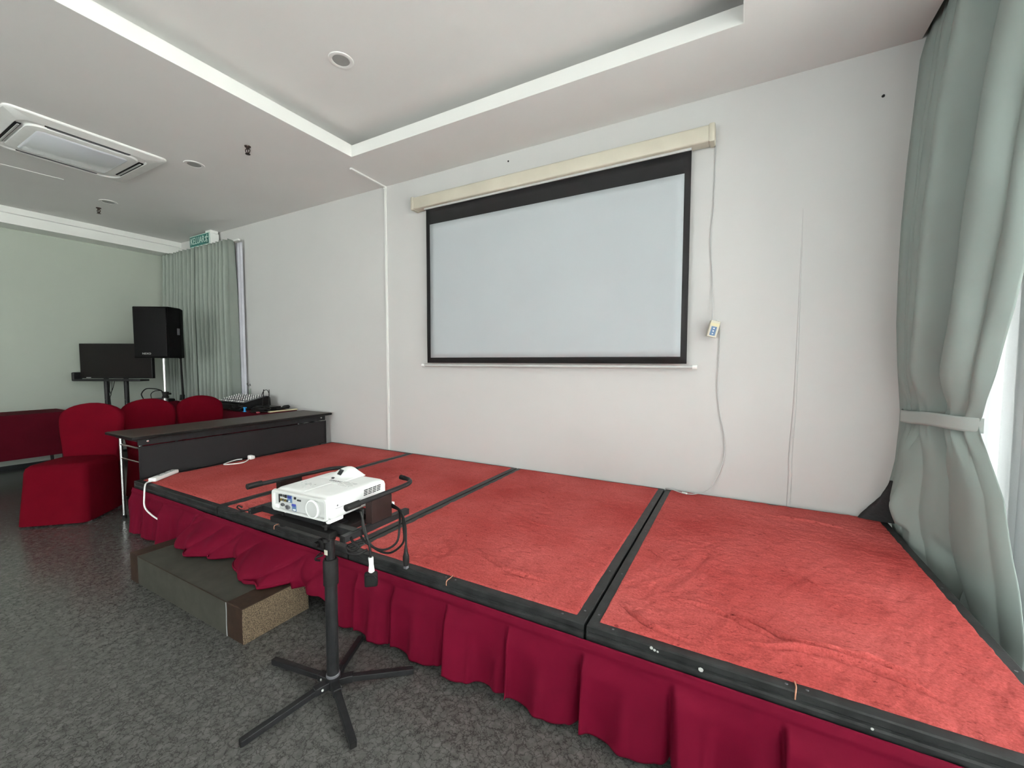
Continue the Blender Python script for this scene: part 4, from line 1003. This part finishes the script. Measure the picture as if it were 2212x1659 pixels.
b = BM(); tube(b, [(-4.80, 2.94, 0.772), (-4.79, 3.02, 0.778)], 0.014, 12); obj('handle', b, M['rubber'], t, True)
b = BM(); tube(b, [(-4.79, 3.01, 0.786), (-4.785, 3.03, 0.788), (-4.78, 3.08, 0.790), (-4.778, 3.095, 0.790)], [0.012, 0.022, 0.022, 0.010], 14); obj('head', b, M['blackplastic'], t, True)
# black case with cables on the small stand
t = thing('black_case', 'flat black case with looping cables behind the middle red chair', 'case', (-6.81, 2.58, 0.80))
b = BM(); box(b, (-6.97, 2.45, 0.801), (-6.66, 2.70, 0.835), 0.01); obj('body', b, M['blackplastic'], t)
b = BM(); tube(b, catmull([(-6.95, 2.46, 0.835), (-6.97, 2.45, 0.90), (-6.90, 2.47, 0.965), (-6.80, 2.50, 0.975), (-6.70, 2.55, 0.955), (-6.64, 2.58, 0.90)], 7), 0.007, 8)
tube(b, catmull([(-6.82, 2.50, 0.835), (-6.83, 2.50, 0.90), (-6.78, 2.52, 0.940), (-6.70, 2.55, 0.950)], 7), 0.005, 8); obj('looped_cable', b, M['rubber'], t, True)

# ------------------------------------------------------------------ loudspeaker and stand
nrm = Vector((0.52, -0.853, 0)).normalized()
side = Vector((0.853, 0.52, 0))   # towards the right in the picture
rz = math.atan2(nrm.x, -nrm.y)
SPC = Vector((-6.22, 2.42, 0))
t = thing('speaker_stand', 'silver pole speaker stand behind the chairs in the far corner', 'speaker stand', SPC)
b = BM(); tube(b, [(SPC.x, SPC.y, 0.80), (SPC.x, SPC.y, 1.375)], 0.0175, 18); obj('upper_pole', b, M['chrome'], t, True)
b = BM(); tube(b, [(SPC.x, SPC.y, 0.10), (SPC.x, SPC.y, 0.90)], 0.024, 18); obj('lower_pole', b, M['chrome'], t, True)
b = BM(); lathe(b, [(0.024, 0.88), (0.036, 0.885), (0.036, 0.90), (0.030, 0.905), (0.030, 0.94), (0.036, 0.945), (0.036, 0.955), (0.02, 0.96)], (SPC.x, SPC.y, 0), 18); tube(b, [(SPC.x, SPC.y, 0.93), (SPC.x + 0.06, SPC.y + 0.03, 0.935)], 0.012, 10); obj('collar', b, M['rubber'], t, True)
for k in range(3):
    a = k * 2 * PI / 3 + 0.5
    b = BM(); tube(b, [(SPC.x, SPC.y, 0.55), (SPC.x + 0.30 * math.cos(a), SPC.y + 0.30 * math.sin(a), 0.012)], 0.012, 8); obj('leg', b, M['blackmetal'], t, True)
t = thing('loudspeaker', 'large black loudspeaker box raised on the silver pole', 'speaker', (SPC.x, SPC.y, 1.375), rz)
b = BM(); pr = [(-0.20, -0.175), (0.20, -0.175), (0.20, 0.02), (0.12, 0.175), (-0.12, 0.175), (-0.20, 0.02)]
loft(b, [[(x * 0.98, y * 0.98, 0.0) for x, y in pr], [(x, y, 0.006) for x, y in pr], [(x, y, 0.60) for x, y in pr], [(x * 0.98, y * 0.98, 0.607) for x, y in pr]], True, True)
obj('cabinet', b, mat('speaker_cabinet_paint', (0.003, 0.003, 0.003), 0.6, 0.2, 40, spec=0.08, bump=0.3, bscale=200), t, world=False)
b = BM(); box(b, (-0.19, -0.192, 0.015), (0.19, -0.174, 0.592), 0.010, None, 3); gr = obj('grille', b, M['grille'], t, True, world=False)
b = text_bm('NEXO', 0.030, 0.001, 1.2, frame_mtx((-0.045, -0.194, 0.05), (1, 0, 0), (0, 0, 1))); obj('lettering', b, M['palepaint'], gr, world=False)
b = BM(); box(b, (0.199, -0.04, 0.28), (0.204, 0.0, 0.36), 0.003); box(b, (0.185, -0.035, 0.30), (0.206, -0.030, 0.34), 0.001); obj('side_handle', b, M['lineng'], t, world=False)
b = BM(); lathe(b, [(0.03, 0.0), (0.03, 0.004), (0.018, 0.006)], (0, 0, -0.004), 16); obj('pole_socket', b, M['rubber'], t, world=False)

# ------------------------------------------------------------------ television on its trolley
tvL, tvR = Vector((-7.598, 2.068, 0)), Vector((-6.765, 2.523, 0))
tc_ = (tvL + tvR) / 2; tdir = (tvR - tvL).normalized(); wTV = (tvR - tvL).length
t = thing('tv_stand', 'black two-pillar television trolley by the green wall', 'tv stand', (tc_.x, tc_.y, 0), math.atan2(tdir.y, tdir.x))
for x in (-0.215, 0.05):
    b = BM(); tube(b, [(x, 0.05, 0.06), (x, 0.05, 1.50)], 0.026, 14); pr_ = obj('pillar', b, M['blackmetal'], t, True, world=False)
    b = BM()
    for zz in (0.50, 0.66, 0.82): lathe(b, [(0.006, 0), (0.005, 0.003), (0, 0.004)], (0, 0, 0), 8, 'Z', Matrix.Translation((x, 0.024, zz)) @ Matrix.Rotation(R(90), 4, 'X'))
    obj('pillar_bolt', b, M['chrome'], pr_, world=False)
b = BM(); box(b, (-0.38, -0.20, 0.05), (0.14, 0.24, 0.08), 0.01); obj('base', b, M['blackmetal'], t, world=False)
b = BM(); box(b, (-0.25, 0.02, 1.20), (0.09, 0.06, 1.45), 0.004); obj('mount_bracket', b, M['blackmetal'], t, world=False)
b = BM(); box(b, (-0.49, -0.11, 1.075), (0.38, 0.03, 1.10), 0.004); box(b, (-0.515, -0.11, 1.075), (-0.475, 0.0, 1.19), 0.012); obj('shelf', b, M['blackmetal'], t, True, world=False)
for x, y in ((-0.34, -0.16), (0.1, -0.16), (-0.34, 0.2), (0.1, 0.2)):
    b = BM(); lathe(b, [(0, -0.012), (0.025, -0.012), (0.025, 0.012), (0, 0.012)], (x, y, 0.025), 14, 'X'); obj('caster', b, M['rubber'], t, world=False)
b = BM(); tube(b, catmull([(-0.10, -0.02, 1.07), (-0.10, -0.03, 0.95), (-0.085, -0.03, 0.90), (-0.11, -0.02, 0.85), (-0.12, 0.0, 0.72), (-0.13, 0.0, 0.66), (-0.16, 0.03, 0.60)], 6), 0.005, 7); tube(b, catmull([(-0.075, -0.02, 1.07), (-0.07, -0.03, 0.96), (-0.085, -0.03, 0.905)], 6), 0.004, 7); tube(b, catmull([(-0.04, -0.02, 1.07), (-0.055, -0.03, 0.98), (-0.08, -0.03, 0.93)], 6), 0.004, 7)
obj('hanging_cable', b, M['rubber'], t, True, world=False)
t = thing('television', 'flat black television, switched off, partly hidden by the loudspeaker', 'television', (tc_.x, tc_.y, 1.11), math.atan2(tdir.y, tdir.x))
b = BM(); box(b, (-wTV / 2, -0.03, 0.0), (wTV / 2, 0.015, 0.455), 0.006); obj('casing', b, M['blackplastic'], t, world=False)
b = BM(); box(b, (-wTV / 2 + 0.014, -0.0325, 0.022), (wTV / 2 - 0.014, -0.029, 0.441), 0.0005); obj('screen', b, M['tvscreen'], t, world=False)
b = BM(); box(b, (-wTV / 2 + 0.08, -0.033, 0.007), (-wTV / 2 + 0.14, -0.030, 0.014)); obj('badge', b, M['greyplastic'], t, world=False)
# folded stand leaning in front of the far curtain
t = thing('leaning_pole', 'thin black folded stand leaning against the far grey curtain', 'stand', (-6.70, 2.78, 0))
b = BM(); tube(b, [(-6.96, 2.89, 1.95), (-6.85, 2.86, 1.35), (-6.75, 2.83, 0.70), (-6.64, 2.80, 0.01)], [0.008, 0.010, 0.016, 0.018], 10); obj('pole', b, M['rubber'], t, True)
b = BM(); tube(b, [(-6.86, 2.86, 1.40), (-6.83, 2.85, 1.38)], 0.018, 10); tube(b, [(-6.775, 2.83, 0.87), (-6.765, 2.82, 0.80)], 0.028, 10); obj('clamp', b, M['blackplastic'], t, True)
# wall hook / cord by the far curtain
t = thing('curtain_hook', 'small metal tieback hook with grey strap on the wall beside the far curtain', 'hook', (-5.79, YB, 1.0))
b = BM(); tube(b, catmull([(-5.79, YB, 1.02), (-5.79, YB - 0.03, 1.01), (-5.77, YB - 0.05, 1.03), (-5.76, YB - 0.05, 1.06)], 5), 0.008, 8); lathe(b, [(0.016, 0), (0.014, 0.004), (0, 0.005)], (-5.79, YB, 1.02), 12, 'Y'); obj('hook', b, M['chrome'], t, True)
b = BM(); box(b, (-5.81, YB - 0.012, 0.80), (-5.77, YB - 0.002, 0.97), 0.004); obj('strap', b, M['curtain_far'], t)

# ------------------------------------------------------------------ far curtain on the back wall
t = thing('far_curtain', 'grey-green pleated curtain hanging in the far left corner', 'curtain', (-6.8, 3.1, 0))
def far_pair(xa, xb, nf, seed, ya=3.08):
    b = BM(); rnd = random.Random(seed)
    ph = [rnd.uniform(-0.5, 0.5) for _ in range(nf + 3)]; wd = [rnd.uniform(0.75, 1.3) for _ in range(nf)]
    cum = [0]
    for w in wd: cum.append(cum[-1] + w)
    tot = cum[-1]
    def fn(u, v):
        s = u * tot; i = 0
        while i < nf - 1 and s > cum[i + 1]: i += 1
        fr_ = (s - cum[i]) / wd[i]
        z = 2.93 * (1 - v) + 0.02 * v
        am = (0.048 + 0.016 * smooth01(0.0, 0.3, v)) * (0.7 + 0.5 * wd[i] / 1.4)
        y = ya - 1.15 * am * math.cos(fr_ * 2 * PI) - 0.006 * math.sin(s * 1.3 + v * 3)
        x = xa + (xb - xa) * u + 0.010 * smooth01(0.05, 1, v) * math.sin(fr_ * 2 * PI) + 0.02 * v * math.sin(s * 0.9 + 1)
        head = 0
        return (x, min(y + head, 3.155), z)
    grid(b, nf * 16, 30, fn); return b
o = obj('drape', far_pair(-7.66, -6.72, 9, 3), M['curtain_far'], t, True, sharp=0); solidify(o, 0.003)
o = obj('drape', far_pair(-6.70, -5.88, 8, 8), M['curtain_far'], t, True, sharp=0); solidify(o, 0.003)
b = BM(); box(b, (-7.70, 3.11, 2.915), (-5.80, 3.14, 2.94), 0.003); obj('track', b, M['trim'], t)
b = BM()
def fn(u, v):
    return (-5.96 + 0.15 * u, 3.165 + 0.008 * math.sin(u * 15 + 0.5 * math.sin(v * 4)), 2.91 - 2.86 * v)
grid(b, 30, 30, fn); o = solidify(obj('far_sheer', b, mat('white_lining', (0.52, 0.52, 0.57), 0.7), smooth=True, sharp=0), 0.001)
tag(o, 'narrow white lining curtain at the right edge of the far grey curtain', 'curtain')

# ------------------------------------------------------------------ near right curtain, gathered by a tie-back
YW = 3.1985
rows = [(3.26, YW, .880, 2.10, .985), (3.02, YW, .832, 2.20, .975), (2.47, YW, .800, 2.32, .955), (2.12, YW, .788, 2.375, .940), (1.85, YW, .786, 2.41, .935), (1.56, YW, .789, 2.477, .93), (1.32, YW, .803, 2.574, .93), (1.12, YW, .820, 2.650, .93),
        (1.055, YW, .825, 2.672, .93), (0.99, YW, .825, 2.635, .93), (0.88, YW, .820, 2.545, .93), (0.767, YW, .815, 2.455, .935), (0.555, YW, .782, 2.39, .94), (0.47, YW - .02, .785, 2.355, .943), (0.42, YW - .04, .800, 2.34, .945), (0.257, 3.10, .815, 2.30, .95), (0.03, 3.06, .83, 2.27, .955)]
rows = rows[::-1]; zr_ = [r_[0] for r_ in rows]
def smooth01(a, b_, x):
    x = max(0, min(1, (x - a) / (b_ - a))); return x * x * (3 - 2 * x)
def rowat(z):
    yl_, xl_, yr_, xr_ = [float(np.interp(z, zr_, [r_[k] for r_ in rows])) for k in (1, 2, 3, 4)]
    return [yl_, xl_, yr_, xr_]
# (s, depth) ridges positive towards the room
prof_up = [(0, .0), (.08, .4), (.14, -.6), (.17, .35), (.20, -.6), (.27, .55), (.335, -.8), (.36, -.1), (.47, 1.0), (.57, -1.9), (.64, -1.5), (.70, .1), (.80, .9), (.90, .1), (.94, .25), (1.0, -.3)]
prof_dn = [(0, .0), (.10, .4), (.21, -.7), (.27, .9), (.42, .3), (.60, -.6), (.68, .15), (.82, .4), (.92, .1), (1.0, -.3)]
def spl(pf, s):
    for (xa, va), (xb, vb) in zip(pf, pf[1:]):
        if s <= xb:
            q = (s - xa) / (xb - xa)
            t_ = q if va > vb else 1 - q          # distance from the rounded crest towards the sharp valley
            hi, lo = max(va, vb), min(va, vb)
            return lo + (hi - lo) * (1 - t_ ** 2.3)
    return pf[-1][1]
TZ = 1.045
def cur(u, v):
    z = 3.26 + (0.03 - 3.26) * v
    yl, xl, yr, xr = rowat(z)
    s = u
    if z > TZ:
        k = smooth01(TZ, TZ + 0.28, z); am = 0.018 + 0.066 * k; p = spl(prof_up, s)
        am *= 1 - 0.25 * smooth01(2.4, 3.2, z)
    else:
        k = smooth01(0, 0.20, TZ - z); am = 0.018 + 0.046 * k; p0 = spl(prof_up, s); p1 = spl(prof_dn, s); p = p0 * (1 - k) + p1 * k
        am *= 1 - 0.35 * smooth01(0.75, 1.05, TZ - z)
    near = math.exp(-((z - TZ) / 0.075) ** 2)
    p += near * 0.6 * math.sin(s * 62 + 0.6 * math.sin(z * 20))
    # slack pouch just above the tie and kinks below
    p += 0.9 * math.exp(-((s - 0.60) / 0.06) ** 2 - ((z - TZ - 0.11) / 0.045) ** 2) - 0.9 * math.exp(-((s - 0.70) / 0.05) ** 2 - ((z - TZ - 0.085) / 0.04) ** 2)
    p += 0.5 * math.exp(-((s - 0.27 - 0.1 * (0.62 - z)) / 0.05) ** 2 - ((z - 0.55) / 0.10) ** 2) - 0.6 * math.exp(-((s - 0.66 + (z - 0.30) * 0.9) / 0.05) ** 2 - ((z - 0.34) / 0.10) ** 2)
    y = yl + (yr - yl) * s; x = xl + (xr - xl) * s
    bow = 0.018 * math.sin(PI * s)
    lk = smooth01(0.0, 0.05, s)
    x = x - (am * p + bow - 0.02) * lk
    edge = smooth01(0.0, 0.03, s)
    y = min(YW, y + 0.006 * math.sin(z * 9 + s * 20) * lk)
    if z < 0.46: x = max(x, 0.795 + 0.004 * (p + 1))
    return (x, y, z)
b = BM(); grid(b, 220, 200, cur)
t = thing('tied_curtain', 'tall sage grey curtain gathered with a tie-back at the right window', 'curtain', (0.9, 2.7, 0))
o = obj('drape', b, M['curtain'], t, True, sharp=0); solidify(o, 0.003)
b = BM()
def band(u, v):
    z = TZ + 0.034 - 0.068 * v - 0.004 * math.sin(u * 7) + (0.018 * (u - 0.5))
    yl, xl, yr, xr = rowat(TZ)
    s = u * 1.04 - 0.02
    edge = 1 - (2 * abs(s - 0.5)) ** 6
    return (xl + (xr - xl) * s - 0.030 - 0.012 * math.sin(PI * max(0, min(1, s))) + 0.055 * (1 - edge), yl + (yr - yl) * s + 0.0, z)
grid(b, 50, 6, band); o = obj('tie_back', b, mat('tie_band_fabric', (0.40, 0.45, 0.43), 0.7, 0.03, 6), t, True, sharp=0); solidify(o, 0.004)
b = BM(); box(b, (0.90, -5.3, 3.27), (0.93, 3.15, 3.30), 0.003); obj('track', b, M['trim'], t)

# sheer along the whole window
b = BM()
def fn(u, v):
    y = 3.12 - 8.4 * u; z = 3.28 - 3.26 * v
    w = 0.030 * math.sin(y * 31 + 1.4 * math.sin(y * 5)) + 0.014 * math.sin(y * 67 + z * 0.6)
    return (1.095 + w * (0.6 + 0.4 * v), y, z)
grid(b, 1100, 6, fn)
o = obj('sheer_curtain', b, M['sheer'], smooth=True, sharp=0)
tag(o, 'long white translucent sheer curtain covering the right window', 'curtain')
# black bag slumped in the corner behind the curtain
b = BM()
def bagf(u, v):
    a = u * 2 * PI; h = v
    r0 = (1 - h) ** 1.3
    x = 0.79 - 0.145 * r0 * max(0, -math.cos(a)) + (0.05 * r0 + 0.012) * max(0, math.cos(a)) + 0.006 * math.sin(a * 5 + h * 9)
    y = 3.155 + 0.030 * (r0 + 0.25) * math.sin(a)
    return (x, min(y, 3.19), 0.408 + 0.24 * h)
grid(b, 28, 10, bagf)
bmesh.ops.remove_doubles(b, verts=b.verts, dist=0.0005)
tag(obj('black_bag', b, M['bag'], smooth=True, sharp=0), 'black cloth bag slumped in the corner behind the tied curtain', 'bag')
